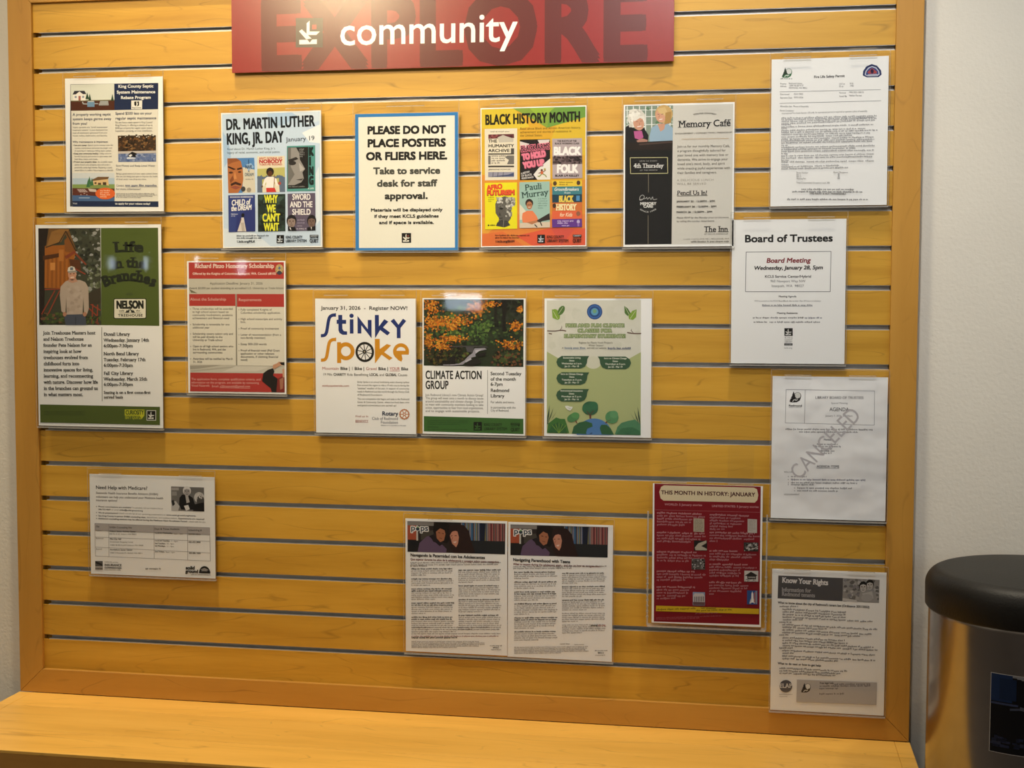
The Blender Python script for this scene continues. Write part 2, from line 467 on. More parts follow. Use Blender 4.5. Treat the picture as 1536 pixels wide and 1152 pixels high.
class Page:
    """a printed sheet: its paper, and ink laid on it part by part. Layout units are those of the digitised sheet (its four
    corners given); they are mapped to metres on the flat sheet."""
    def __init__(s, name, cx, cz, y, w, h, roll, quad, paper=None):
        s.w, s.h = w, h
        s.ink = M['ink']
        s.root = MB().box(-w / 2, w / 2, 0.0, 0.0003, 0, h).build(name, paper or M['paper'])
        s.root.location = (cx + math.sin(roll) * h / 2 * 0, y, cz - h / 2)
        s.root.rotation_euler = (0, -roll, 0)
        s.H = homography(quad, [(-w / 2, h), (w / 2, h), (w / 2, 0), (-w / 2, 0)])
        s.py = h / (0.5 * (abs(quad[3][1] - quad[0][1]) + abs(quad[2][1] - quad[1][1])))
        s.lay = 0.00003
        s.V = None
    def m(s, x, y):
        h = s.H; d = h[6] * x + h[7] * y + 1
        return ((h[0] * x + h[1] * y + h[2]) / d, (h[3] * x + h[4] * y + h[5]) / d)
    def part(s, name, label=None):
        s.flush()
        s.name, s.lbl = name, label
        s.V, s.F, s.C = [], [], []
        return s
    def flush(s):
        if not s.V: s.V = None; return
        me = bpy.data.meshes.new(s.name)
        me.from_pydata(s.V, [], s.F)
        at = me.color_attributes.new('ink', 'FLOAT_COLOR', 'CORNER')
        buf = []
        for fc, c in zip(s.F, s.C): buf += [c[0], c[1], c[2], 1.0] * len(fc)
        at.data.foreach_set('color', buf)
        me.materials.append(s.ink)
        o = bpy.data.objects.new(s.name, me); COL.objects.link(o); o.parent = s.root
        if s.lbl: o['label'] = s.lbl
        s.V = None
    def _add(s, pts, faces, col):
        b = len(s.V)
        s.V += [(p[0], -s.lay, p[1]) for p in pts]
        for fc in faces: s.F.append(tuple(b + i for i in fc)); s.C.append(col)
    def step(s): s.lay += 0.000006
    # shapes, in layout units
    def poly(s, pts, col):
        s._add([s.m(*p) for p in pts], [tuple(range(len(pts)))], hexc(col)); s.step(); return s
    def rect(s, x0, y0, x1, y1, col):
        return s.poly([(x0, y0), (x1, y0), (x1, y1), (x0, y1)], col)
    def ell(s, cx, cy, rx, ry, col, a0=0, a1=360, n=28, rot=0):
        c, d = math.cos(math.radians(rot)), math.sin(math.radians(rot))
        pts = []
        for i in range(n + (a1 - a0 < 360)):
            a = math.radians(a0 + (a1 - a0) * i / n)
            x, y = rx * math.cos(a), ry * math.sin(a)
            pts.append((cx + x * c - y * d, cy + x * d + y * c))
        return s.poly(pts, col)
    def rrect(s, x0, y0, x1, y1, r, col):
        pts = []
        for cx, cy, a in ((x1 - r, y1 - r, 0), (x0 + r, y1 - r, 90), (x0 + r, y0 + r, 180), (x1 - r, y0 + r, 270)):
            for i in range(7):
                t = math.radians(a + 15 * i); pts.append((cx + r * math.cos(t), cy + r * math.sin(t)))
        return s.poly(pts, col)
    def line(s, pts, wd, col):
        c = hexc(col)
        for (xa, ya), (xb, yb) in zip(pts, pts[1:]):
            L = math.hypot(xb - xa, yb - ya) or 1e-6
            nx, ny = -(yb - ya) / L * wd / 2, (xb - xa) / L * wd / 2
            s._add([s.m(xa + nx, ya + ny), s.m(xb + nx, yb + ny), s.m(xb - nx, yb - ny), s.m(xa - nx, ya - ny)], [(0, 1, 2, 3)], c)
        s.step(); return s
    def curve(s, pts, wd, col, n=8):
        q = []
        P_ = [pts[0]] + list(pts) + [pts[-1]]
        for i in range(1, len(P_) - 2):
            for k in range(n):
                t = k / n; a, b, c, d = P_[i - 1], P_[i], P_[i + 1], P_[i + 2]
                q.append(tuple(0.5 * (2 * b[j] + (c[j] - a[j]) * t + (2 * a[j] - 5 * b[j] + 4 * c[j] - d[j]) * t * t + (3 * b[j] - a[j] - 3 * c[j] + d[j]) * t ** 3) for j in (0, 1)))
        q.append(pts[-1])
        Lf, Rt = [], []
        for i in range(len(q)):
            a, b = q[max(0, i - 1)], q[min(len(q) - 1, i + 1)]
            dx, dy = b[0] - a[0], b[1] - a[1]; l = math.hypot(dx, dy) or 1e-6
            nx, ny = -dy / l * wd / 2, dx / l * wd / 2
            Lf.append(s.m(q[i][0] + nx, q[i][1] + ny)); Rt.append(s.m(q[i][0] - nx, q[i][1] - ny))
        m_ = len(q)
        s._add(Lf + Rt, [(i, i + 1, m_ + i + 1, m_ + i) for i in range(m_ - 1)], hexc(col)); s.step()
        return s
    def box(s, x0, y0, x1, y1, wd, col):
        return s.line([(x0, y0), (x1, y0), (x1, y1), (x0, y1), (x0, y0)], wd, col)
    def blobs(s, x0, y0, x1, y1, n, r0, r1, cols, seed=1, clip=None):
        X0, Y0, X1, Y1 = clip or (x0, y0, x1, y1)
        rr = random.Random(seed)
        base = s.lay
        for bi in range(n):
            s.lay = base + 0.0000025 * (bi % 40)
            x, y = rr.uniform(x0, x1), rr.uniform(y0, y1)
            if clip:
                x, y = rr.gauss((x0 + x1) / 2, (x1 - x0) * .26), rr.gauss((y0 + y1) / 2, (y1 - y0) * .26)
                if not (X0 < x < X1 and Y0 < y < Y1): continue
            r = rr.uniform(r0, r1); k = rr.choice((5, 6, 7)); a = rr.uniform(0, 6)
            pts = [(min(max(x + r * rr.uniform(.6, 1.2) * math.cos(a + 2 * PI * i / k), X0), X1), min(max(y + r * rr.uniform(.5, 1.1) * math.sin(a + 2 * PI * i / k), Y0), Y1)) for i in range(k)]
            s._add([s.m(*p) for p in pts], [tuple(range(k))], hexc(rr.choice(cols)))
        s.lay = base + 0.0001
        return s
    # text: left x, baseline y, right x (None = natural width), cap height, colour
    def t(s, txt, x0, y, x1, cap, col, bold=0.0, italic=0.0, serif=0, align='l', arc=0.0, rot=0.0, track=0.0, y1=None):
        c = hexc(col)
        nat = sum(GL.get(ch)[3] + track for ch in txt) - track
        size = cap * s.py / GL.cap
        if x1 is not None:
            A = s.m(x0, y); B = s.m(x1, y if y1 is None else y1)
        else:
            A = s.m(x0, y)
            w = nat * size
            if align == 'c': A = (A[0] - w / 2, A[1])
            if align == 'r': A = (A[0] - w, A[1])
            B = (A[0] + w, A[1])
        if rot:
            L = math.hypot(B[0] - A[0], B[1] - A[1]); r = math.radians(rot)
            B = (A[0] + L * math.cos(r), A[1] + L * math.sin(r))
        ex, ez = B[0] - A[0], B[1] - A[1]
        L = math.hypot(ex, ez); ex, ez = ex / L, ez / L
        sx = L / nat
        hw = bold * size
        arcm = arc * s.py
        # weight: the glyph laid down again around its place
        if hw > 0.0004: offs = [(hw * a, hw * b) for a, b in ((0, 0), (1, 0), (-1, 0), (0, 1), (0, -1), (.9, .9), (-.9, .9), (.9, -.9), (-.9, -.9))]
        elif hw: offs = [(hw * a, hw * b) for a, b in ((1, .8), (-1, .8), (1, -.8), (-1, -.8))]
        else: offs = [(0.0, 0.0)]
        pen = 0.0
        for ch in txt:
            vs, fs, ed, adv = GL.get(ch)
            if vs:
                mid = (pen + adv / 2) / nat
                off = arcm * (1 - (2 * mid - 1) ** 2)
                sl_ = arcm * (-4 * (2 * mid - 1)) / L
                q = math.hypot(1, sl_); cx_, sx_ = 1 / q, sl_ / q
                cxp = (pen + adv / 2) * sx
                loc = []
                for gx, gy in vs:
                    lx = (gx - adv / 2) * sx + gy * size * italic; ly = gy * size
                    loc.append((cxp + lx * cx_ - ly * sx_, off + lx * sx_ + ly * cx_))
                W_ = lambda p, ox=0.0, oy=0.0: (A[0] + (p[0] + ox) * ex - (p[1] + oy) * ez, A[1] + (p[0] + ox) * ez + (p[1] + oy) * ex)
                keep = s.lay
                for ox, oy in offs:
                    s._add([W_(p, ox, oy) for p in loc], fs, c)
                    s.lay += 0.000004
                if serif:
                    for a, b in ed:
                        p, q_ = loc[a], loc[b]
                        l = math.hypot(q_[0] - p[0], q_[1] - p[1])
                        g0, g1 = vs[a], vs[b]
                        gl = abs(g0[0] - g1[0])
                        if l > 1e-9 and abs(g0[1] - g1[1]) < 0.004 and 0.03 < gl < 0.17 and min(abs(g0[1]), abs(g0[1] - GL.xh), abs(g0[1] - GL.cap), abs(g0[1] - GL.cap * 1.05)) < 0.03:
                            e_ = serif * 2.4 * size; th = 0.032 * size + hw
                            sg = -1 if g0[1] > 0.1 else 1
                            cx2 = (p[0] + q_[0]) / 2; hl = l / 2 + e_ + hw
                            ya = (p[1] + q_[1]) / 2 - hw * sg; yt = ya + sg * th * 1.3
                            s._add([W_((cx2 - hl, ya)), W_((cx2 + hl, ya)), W_((cx2 + hl, yt)), W_((cx2 - hl, yt))], [(0, 1, 2, 3)], c)
                s.lay = keep
            pen += adv + track
        s.lay += 0.000004 * (len(offs) + (1 if serif else 0)) + 0.000002
        return s
    def lines(s, rows, x0, x1, y0, dy, cap, col, **kw):
        """rows of text at natural aspect, squeezed when too long for the column"""
        for i, r in enumerate(rows):
            if not r: continue
            nat = sum(GL.get(ch)[3] for ch in r) * cap / GL.cap
            s.t(r, x0, y0 + i * dy, x0 + min(nat, x1 - x0), cap, col, **kw)
        return s
    def g(s, x0, y0, x1, y1, n, xh, col, seed=0, last=0.6, rag=0.12, dense=0.62):
        """fine print too small to read in the photograph: rows of letter-sized marks"""
        rr = random.Random(seed * 31 + int(x0) + int(y0))
        c = hexc(col)
        for i in range(n):
            y = y0 + (y1 - y0) * i / max(1, n - 1)
            xe = x1 - (x1 - x0) * rr.uniform(0, rag)
            if i == n - 1 and n > 1: xe = x0 + (x1 - x0) * last
            x = x0
            p = xh * 0.92
            while x < xe - p:
                k = rr.randint(2, 9)
                for _ in range(k):
                    if x > xe - p * .5: break
                    up = rr.choice((0, 0, 0, 0, .45)); dn = rr.choice((0, 0, 0, 0, 0, .35))
                    s._add([s.m(x, y + xh * dn), s.m(x + p * dense, y + xh * dn), s.m(x + p * dense, y - xh * (1 + up)), s.m(x, y - xh * (1 + up))], [(0, 1, 2, 3)], c)
                    x += p
                x += p * 0.8
        s.step(); return s
    # library tree mark in a square
    def mark(s, x0, y0, x1, y1, bg, fg, red='c0503a'):
        w, h = x1 - x0, y1 - y0
        f = lambda pts: [(x0 + a * w, y0 + b * h) for a, b in pts]
        if bg: s.rect(x0, y0, x1, y1, bg)
        s.poly(f([(.40, .18), (.51, .09), (.51, .46), (.40, .575)]), fg)
        s.poly(f([(.40, .575), (.51, .46), (.89, .46), (.76, .575)]), fg)
        s.poly(f([(.12, .45), (.22, .385), (.585, .70), (.38, .72)]), fg)
        s.poly(f([(.13, .745), (.43, .74), (.52, .84), (.60, .735), (.78, .725), (.78, .885), (.13, .895)]), fg)
        if red: s.poly(f([(.60, .23), (.765, .22), (.765, .38), (.60, .39)]), red)
        return s
    def face(s, cx, cy, w, h, skin, hair, feat='3a2a22', long=0.0, shade=None):
        """small printed head: hair behind, face, brows, eyes, nose, mouth"""
        if long: s.poly([(cx - w * .62, cy - h * .2), (cx + w * .62, cy - h * .2), (cx + w * .75, cy + h * long), (cx - w * .75, cy + h * long)], hair)
        s.ell(cx, cy - h * .10, w * .60, h * .56, hair)
        s.ell(cx, cy + h * .04, w * .47, h * .50, skin)
        if shade: s.ell(cx + w * .22, cy + h * .08, w * .22, h * .38, shade)
        s.poly([(cx - w * .46, cy - h * .22), (cx - w * .3, cy - h * .5), (cx + w * .3, cy - h * .5), (cx + w * .46, cy - h * .22), (cx, cy - h * .34)], hair)
        for d in (-1, 1):
            s.line([(cx + d * w * .10, cy - h * .10), (cx + d * w * .32, cy - h * .12)], h * .045, feat)
            s.ell(cx + d * w * .20, cy - h * .03, w * .08, h * .035, feat)
        s.line([(cx, cy), (cx - w * .05, cy + h * .17), (cx + w * .05, cy + h * .18)], h * .03, feat)
        s.line([(cx - w * .18, cy + h * .29), (cx, cy + h * .33), (cx + w * .18, cy + h * .29)], h * .05, feat)
        return s

# ------------------------------------------------------------------ acrylic sign holders
def groove_above(z):
    k = int(math.floor((Z0 - z) / P))
    while Z0 - k * P - GH < z + 0.004: k -= 1
    return k
HOLD = 'clear acrylic sign holders hung on the slatwall'
def holder(label, cx, cz, w, h, roll, clips=(-.28, .28), clipw=0.051, lip=None, deep=False, y=-0.013):
    top = cz + h / 2
    k = groove_above(top)
    gz = Z0 - k * P - GH                         # lower lip of the groove the holder hangs from
    lz = lip if lip is not None else max(0.007, min(gz - 0.0015 - top, 0.030))
    o = empty('sign_holder', (cx, y, cz - h / 2), (0, -roll, 0))
    tag(o, label, 'sign holder', HOLD)
    W2 = w / 2 + 0.0022
    A, Ae = M['acrylic'], M['acrylic_edge']
    yf, yb = -0.0032, 0.0016
    MB().box(-W2, W2, yf - .0012, yf, -0.002, h + lz).build('front_sheet', A, o)
    MB().box(-W2, W2, yb, yb + .0012, -0.002, h + lz).build('back_sheet', A, o)
    MB().box(-W2, W2, yf - .0012, yb + .0012, -0.0045, -0.0022).build('bottom_fold', Ae, o)
    b = MB().box(-W2 - .0006, -W2, yf - .0012, yf, -0.002, h + lz).box(W2, W2 + .0006, yf - .0012, yf, -0.002, h + lz)
    b.box(-W2, W2, yf - .0012, yf, h + lz, h + lz + .0006)
    b.build('sheet_edge', Ae, o)
    for c in clips:
        x = c * w
        g = MB()
        zt = gz + 0.004 - (cz - h / 2)
        g.box(x - clipw / 2, x + clipw / 2, yf - .0032, yf - .0014, h + lz - 0.010, zt)          # plate in front of the lip
        g.box(x - clipw / 2, x + clipw / 2, yf - .0014, 0.0152, zt - .0018, zt)                  # tongue into the groove
        g.box(x - clipw / 2, x + clipw / 2, yf - .0036, yf - .0032, h + lz - 0.0105, h + lz - 0.0095)
        g.build('hanging_clip', M['acrylic'], o)
        MB().box(x - clipw / 2, x + clipw / 2, yf - .0046, yf - .0036, h + lz - 0.0112, h + lz - 0.0095).build('clip_edge', Ae, o)
    return o
# ------------------------------------------------------------------ the sheets on the board
K = '1c1b1a'      # black print
G6 = '55524e'
LET = math.radians

# --- septic rebate flyer
p = Page('flyer', 0.1866, 1.6421, -0.013, 0.2195, 0.2798, LET(-0.2), [(33, 62), (803, 55), (820, 1108), (50, 1117)])
tag(p.root, 'white flyer with navy header, small house drawing and whale photograph, top left', 'flyer')
p.part('border').rect(77, 107, 770, 1074, '3b3d45').poly([(80, 110), (767, 108), (776, 1071), (97, 1072)], 'd9d6cb')
p.part('header_band', 'navy header with white title').poly([(425, 107), (767, 106), (769, 310), (427, 314)], '1f2b4a')
for s_, x0, x1, y in (('King County Septic', 456, 733, 140), ('System Maintenance', 445, 747, 185), ('Rebate Program', 477, 713, 228)):
    p.t(s_, x0, y, x1, 23, 'e6e6e2', bold=.028)
p.rect(560, 240, 645, 308, 'e2e0d8').poly([(583, 250), (600, 247), (600, 280), (590, 284), (583, 272)], K).poly([(603, 250), (620, 247), (621, 280), (604, 286), (612, 266)], K)
p.t('King County', 565, 301, 637, 10, K, bold=.02)
p.part('house_picture').poly([(80, 110), (425, 108), (427, 240), (82, 242)], 'd3d6cc').poly([(82, 238), (427, 236), (427, 314), (84, 316)], '4d2a1c')
p.poly([(82, 236), (427, 232), (427, 240), (82, 244)], '6d6a4c').rect(100, 186, 198, 236, 'e6e2dc').poly([(95, 188), (110, 160), (190, 160), (205, 186)], '33323a').poly([(120, 188), (150, 165), (180, 188)], 'e2ddd6').rect(142, 200, 160, 236, 'a0605a').rect(112, 200, 128, 216, '8a94a4').rect(172, 200, 188, 216, '8a94a4')
for x, y, r in ((212, 180, 14), (232, 190, 12), (411, 195, 11)):
    p.poly([(x, y - 8), (x + r, y + 45), (x - r, y + 45)], '22402c').rect(x - 2, y + 45, x + 2, y + 52, '4a3020')
p.line([(175, 246), (180, 262), (215, 264)], 8, 'a9b0b2').rect(213, 245, 270, 287, '6d8fae').rect(218, 240, 265, 248, 'b7b9b7').line([(270, 262), (300, 262)], 7, 'a9b0b2')
p.poly([(315, 242), (378, 242), (382, 276), (303, 276)], 'a6acac')
for y in (250, 260, 269): p.line([(312, y), (378, y)], 2, '5c4036')
p.part('headline')
hb = '4a5064'
p.t('A properly working septic', 97, 356, 400, 20, hb, bold=.016).t('system keeps germs away', 97, 391, 403, 20, hb, bold=.016).t('from you!', 97, 427, 213, 20, hb, bold=.016)
p.t('Spend $500 less on your', 436, 350, 722, 20, hb, bold=.016).t('regular septic maintenance', 436, 388, 757, 20, hb, bold=.016)
p.part('body_text')
p.lines(['Septic systems are "small wastewater', 'treatment systems" in your backyard that', 'treat all wastewater generated from your', 'house: toilets, bathrooms, and laundry.'], 97, 375, 453, 22, 13, '6a6a6c')
p.t('Why maintenance is important:', 97, 569, 380, 15, hb, bold=.014)
sb = (('Save your money:', 'Spend some money now for', 210, 420), ('', 'routine maintenance and avoid the larger cost', 0, 412), ('', 'of repairing or replacing a failing septic system.', 0, 408), ('Keep your community healthy:', 'Help remove', 305, 405), ('', 'harmful bacteria and viruses in open water and', 0, 408), ('', 'local lakes, rivers, and creeks.', 0, 300), ('Protect your property value:', 'An unusable septic', 290, 415), ('', 'system lowers your property value and poses a', 0, 398), ('', 'potentially costly legal liability. Replacing a septic', 0, 412), ('', 'system failure in a seller\'s future happens accidentally.', 0, 424))
for i, (hd, tx, xm, xe) in enumerate(sb):
    y = 594 + i * 22
    if hd: p.ell(103, y - 5, 3, 3, '404048').t(hd, 110, y, xm, 12, '404048', bold=.02).t(tx, xm + 8, y, xe, 12, '606066')
    else: p.t(tx, 112, y, xe, 12, '606066')
p.lines(['Do you have a septic system in King County?', 'King County is offering a rebate of up to', '$500 per property for regular septic system', 'inspection, pumping, or riser installation.'], 436, 728, 417, 22, 13, '606064')
p.t('Save Money and Keep Local Water', 442, 757, 752, 15, hb).t('Clean', 442, 787, 490, 15, hb)
p.lines(['Being a good steward of your septic system shows', 'that you are doing your part to improve the health', 'of local water one drop at a time.'], 444, 770, 818, 22, 12, '606066')
p.t('Contact', 445, 913, 508, 15, hb).g(518, 912, 768, 912, 1, 11, '505a78', 2, rag=0).line([(518, 917), (768, 915)], 2, '505a78').t('for more information!', 445, 941, 640, 15, hb)
p.g(446, 972, 772, 1003, 4, 5, '77777a', 9)
p.lay = 0.00008
p.part('photograph').poly([(456, 514), (754, 512), (758, 720), (460, 722)], '6d7ba0').poly([(456, 514), (754, 512), (756, 645), (458, 648)], '3c2c1e')
p.blobs(458, 520, 755, 640, 170, 6, 14, ['5a3c22', '2c2116', '71502e', '463322', '1f1a14', '80603c'], 5)
p.blobs(456, 505, 754, 530, 30, 5, 9, ['d9d6cb', '2c2116'], 8)
p.poly([(458, 638), (757, 632), (757, 652), (458, 656)], 'b9b1ac').blobs(460, 655, 757, 718, 90, 4, 14, ['5d6f9a', '7684a8', '4d5f8c', '8f9bb8'], 6)
p.poly([(533, 672), (548, 655), (570, 640), (588, 648), (607, 655), (596, 668), (600, 684), (570, 680), (548, 690)], '16161a').poly([(540, 672), (560, 660), (572, 668), (556, 682)], 'dcdcdc')
p.poly([(525, 688), (545, 682), (600, 690), (590, 697), (530, 698)], 'c9d0dc')
p.lay = 0.00008
p.part('yard_picture').poly([(96, 808), (430, 806), (432, 1028), (97, 1030)], 'c7cdd0').poly([(96, 850), (430, 848), (432, 905), (97, 908)], 'a9bccb').poly([(96, 898), (432, 896), (432, 935), (97, 932)], '7f9656').poly([(96, 928), (432, 930), (432, 1030), (97, 1030)], '5a2f24').poly([(96, 985), (200, 985), (432, 1000), (432, 1030), (97, 1030)], '47648e')
p.poly([(262, 862), (380, 850), (386, 908), (262, 912)], 'd2b382').poly([(238, 868), (300, 838), (388, 838), (378, 856), (262, 870)], '6e5236').rect(300, 885, 325, 910, '5a4630').rect(338, 880, 366, 905, '4a3a2a').rect(272, 880, 288, 895, '5a4630')
for x, y in ((232, 838), (222, 860), (252, 850)): p.poly([(x, y - 5), (x + 16, y + 60), (x - 16, y + 60)], '3c6a44')
p.ell(316, 915, 80, 14, '7d8e50').poly([(130, 935), (195, 935), (225, 960), (150, 962)], '8c7470')
for k in range(4): p.line([(140 + k * 16, 936), (165 + k * 16, 960)], 3, 'c9bcb6')
p.line([(148, 1005), (235, 1005)], 5, 'a9bcd0').line([(165, 975), (165, 985)], 4, 'd8c8c0').line([(185, 970), (198, 970)], 4, 'd8c8c0').line([(212, 975), (212, 985)], 4, 'd8c8c0').poly([(220, 930), (285, 938), (290, 958), (235, 955)], 'c2b2a8')
p.ell(358, 970, 78, 46, 'd4622e').g(318, 952, 400, 1000, 4, 8, 'ecc0a0', 3)
p.part('footer_band').poly([(96, 1030), (777, 1030), (778, 1074), (98, 1075)], '1f2b4a').t('Visit', 99, 1056, 135, 14, 'd6d8dc').t('to apply for your rebate today!', 437, 1056, 714, 15, 'e4e4e0', bold=.02)
p.flush()

# --- two book posters share their footers
def footer(p, x, y, s, col, url, lx, bx):
    p.part('footer_text').g(x, y, x + 265 * s, y + 17 * s, 2, 7 * s, col, 3, last=.7).t(url, x, y + 47 * s, x + 140 * s, 16 * s, col, bold=.03)
    p.part('logo').mark(lx, y - 8 * s, lx + 55 * s, y + 52 * s, '161616', 'b9c2cc', None)
    p.t('KING COUNTY', lx + 68 * s, y + 18 * s, lx + 193 * s, 20 * s, col, bold=.02).t('LIBRARY SYSTEM', lx + 68 * s, y + 46 * s, lx + 226 * s, 20 * s, col, bold=.02)
    p.part('badge').poly([(bx, y - 8 * s), (bx + 64 * s, y - 8 * s), (bx + 64 * s, y + 10 * s), (bx + 56 * s, y + 20 * s), (bx + 48 * s, y + 10 * s), (bx, y + 10 * s)], col).t("CURIOSITY", bx + 5 * s, y + 5 * s, bx + 59 * s, 9 * s, 'b9c2cc', bold=.02)
    p.t("ISN'T", bx, y + 22 * s, bx + 44 * s, 9 * s, col, bold=.02).t('QUIET', bx, y + 48 * s, bx + 64 * s, 23 * s, col, bold=.03)

p = Page('poster', 0.5340, 1.5647, -0.013, 0.2154, 0.2785, LET(0.33), [(30, 90), (778, 85), (803, 1106), (55, 1110)])
tag(p.root, 'pale blue library poster with six book covers, third book at right tall and teal', 'poster')
p.part('sky_background').poly([(38, 100), (770, 94), (794, 1098), (62, 1102)], 'bccfe4')
for q, c in (([(380, 100), (640, 95), (520, 180), (400, 210)], 'a9c3e0'), ([(640, 250), (772, 190), (775, 330), (700, 320)], 'dfe5ea'), ([(45, 230), (60, 500), (110, 420), (90, 300)], '9fbcdc'), ([(560, 95), (760, 94), (770, 160), (700, 190)], 'cbd9e6'), ([(770, 500), (785, 900), (750, 950), (745, 560)], 'd3deea'), ([(60, 960), (300, 1000), (420, 1100), (62, 1102)], 'cfdbe8')): p.poly(q, c)
p.part('headline').t('DR. MARTIN LUTHER', 70, 217, 734, 77, '141a22', bold=.03, y1=200, track=.02).t('KING, JR. DAY', 76, 327, 503, 80, '141a22', bold=.03, y1=316, track=.02).t('January 19', 524, 315, 736, 33, '2a3442', bold=.006, y1=306)
p.part('body_text').t("Read about Dr. Martin Luther King, Jr.'s", 80, 370, 442, 16, '3a4656').t('legacy of racial, economic, and social justice.', 80, 397, 482, 16, '3a4656')
p.part('book_cover', 'cover with a large close-up face against blue sky').poly([(82, 432), (285, 430), (298, 692), (92, 695)], '4e7fb8').poly([(200, 500), (289, 520), (298, 692), (200, 694)], 'c9c4b4').poly([(225, 480), (262, 470), (285, 500), (240, 530)], '8fb0d4')
p.poly([(82, 432), (150, 432), (185, 455), (200, 520), (205, 590), (195, 650), (165, 694), (92, 695)], 'a8683c').poly([(82, 432), (150, 432), (180, 450), (120, 465), (86, 480)], '8a5230').poly([(86, 500), (130, 520), (150, 515), (125, 505), (90, 490)], '2c1a14').poly([(155, 510), (190, 500), (196, 512), (160, 522)], '2c1a14').ell(110, 540, 16, 8, '4a2a1c').ell(176, 536, 13, 7, '4a2a1c').poly([(140, 530), (155, 585), (128, 595)], 'c4844e').poly([(108, 625), (145, 608), (190, 625), (185, 640), (145, 628), (112, 642)], '3a2018').poly([(105, 650), (145, 638), (188, 650), (150, 668)], '8a4a3c').poly([(100, 600), (125, 560), (135, 590), (110, 620)], '7c4628').ell(205, 665, 17, 20, '3a3a3c').ell(248, 672, 17, 18, '8f8678')
for s_, x0, x1, y, h, c in (('I', 240, 248, 478, 34, '1c2c4c'), ('HAVE', 220, 270, 512, 26, '1c2c4c'), ('A', 240, 252, 538, 14, '1c2c4c'), ('DREAM', 216, 284, 568, 24, '5c6c78')): p.t(s_, x0, y, x1, h, c, bold=.02)
p.g(222, 595, 280, 600, 1, 6, '6c6c6c', 2)
p.part('book_cover', 'cream cover with a girl in white shirt and red skirt').poly([(308, 420), (514, 420), (520, 690), (312, 692)], 'd8d0b8').poly([(310, 515), (516, 505), (519, 620), (311, 640)], 'b4b06a').poly([(311, 580), (345, 560), (350, 692), (312, 692)], '5c6a80').poly([(470, 560), (518, 580), (520, 690), (480, 690)], '5c6a80')
for x in range(318, 510, 16): p.ell(x, 575 + (x * 7) % 11, 9, 12, '586880')
p.t("AIN'T GONNA LET", 322, 444, 497, 15, 'b0403c', bold=.03).t('NOBODY', 322, 472, 497, 25, 'b02c2c', bold=.05).t("TURN ME 'ROUND", 324, 490, 496, 13, 'b0403c', bold=.03)
p.poly([(365, 590), (385, 575), (430, 575), (455, 592), (468, 640), (455, 645), (440, 610), (440, 662), (378, 662), (378, 612), (362, 645), (350, 640)], 'e4e0dc').poly([(378, 658), (442, 658), (455, 690), (380, 690)], 'c23a34').ell(406, 538, 29, 32, '221a16').ell(406, 552, 18, 22, '54341f').line([(350, 640), (345, 655)], 10, '54341f').line([(440, 560), (436, 660)], 5, '8a5a3a').ell(478, 625, 12, 12, 'a04a40')
p.part('book_cover', 'teal cover with a gray profile and vertical title').poly([(530, 347), (740, 345), (746, 685), (534, 687)], '4f8f8a').poly([(536, 358), (690, 356), (694, 665), (540, 668)], '1d1c1c').poly([(537, 360), (600, 360), (622, 400), (628, 450), (668, 520), (648, 545), (660, 590), (640, 620), (590, 640), (540, 640)], '8d8a88').poly([(537, 360), (560, 360), (560, 500), (590, 560), (540, 640)], '6a6866').ell(572, 475, 28, 16, '2c2a2a').poly([(540, 450), (600, 430), (618, 445), (550, 470)], '2a2828').poly([(600, 600), (658, 590), (640, 606)], '3c3838').poly([(620, 470), (664, 522), (630, 540)], 'a9a6a4').g(622, 375, 665, 430, 5, 5, 'a0a0a0', 3)
for i, ch in enumerate('KING'): p.t(ch, 695 + i * 1.5, 420 + i * 72, (728 if ch != 'I' else 710) + i * 1.5, 58, '12201f', bold=.06)
p.g(545, 655, 680, 655, 1, 6, '8a8a88', 5).t('A LIFE', 690, 672, 735, 11, 'c8dcd8', bold=.03)
p.part('book_cover', 'dark blue cover with slanted white title').poly([(92, 711), (294, 709), (300, 985), (98, 990)], '313f7c').poly([(160, 860), (297, 800), (300, 985), (150, 988)], '2a3470').t('SHARON ROBINSON', 106, 730, 280, 11, 'c9ccd8', bold=.03).t('CHILD of', 118, 788, 258, 40, 'e2e2e0', bold=.022, italic=.12, rot=3).t('the DREAM', 116, 830, 270, 38, 'e2e2e0', bold=.022, italic=.12, rot=3).g(116, 858, 172, 872, 2, 7, 'b0b6cc', 1)
p.ell(205, 862, 12, 15, '15151c').poly([(194, 880), (212, 880), (218, 915), (232, 985), (164, 985), (185, 920)], 'c9c2bc').poly([(190, 918), (214, 918), (222, 985), (200, 985)], 'ada49c').line([(192, 890), (184, 920)], 6, '6a4a38')
p.part('book_cover', 'dark green cover with yellow title').poly([(316, 708), (522, 705), (526, 984), (321, 987)], '22302a').blobs(320, 712, 520, 980, 60, 10, 26, ['18201c', '2f423a', '3c5048', '141a18'], 3)
for s_, x0, x1, y in (('WHY', 368, 465, 770), ('WE', 386, 452, 842), ('CAN\'T', 354, 486, 910), ('WAIT', 366, 478, 980)): p.t(s_, x0, y, x1, 56, 'd9d93c', bold=.03)
p.part('book_cover', 'purple gray cover with white title over two faces').poly([(540, 704), (745, 700), (752, 980), (546, 983)], '5a5266')
for s_, x0, x1, y in (('SWORD', 576, 712, 750), ('AND THE', 560, 727, 806), ('SHIELD', 576, 715, 862)): p.t(s_, x0, y, x1, 42, 'e4e2e2', bold=.02)
p.g(615, 905, 680, 950, 3, 7, '8f889c', 6)
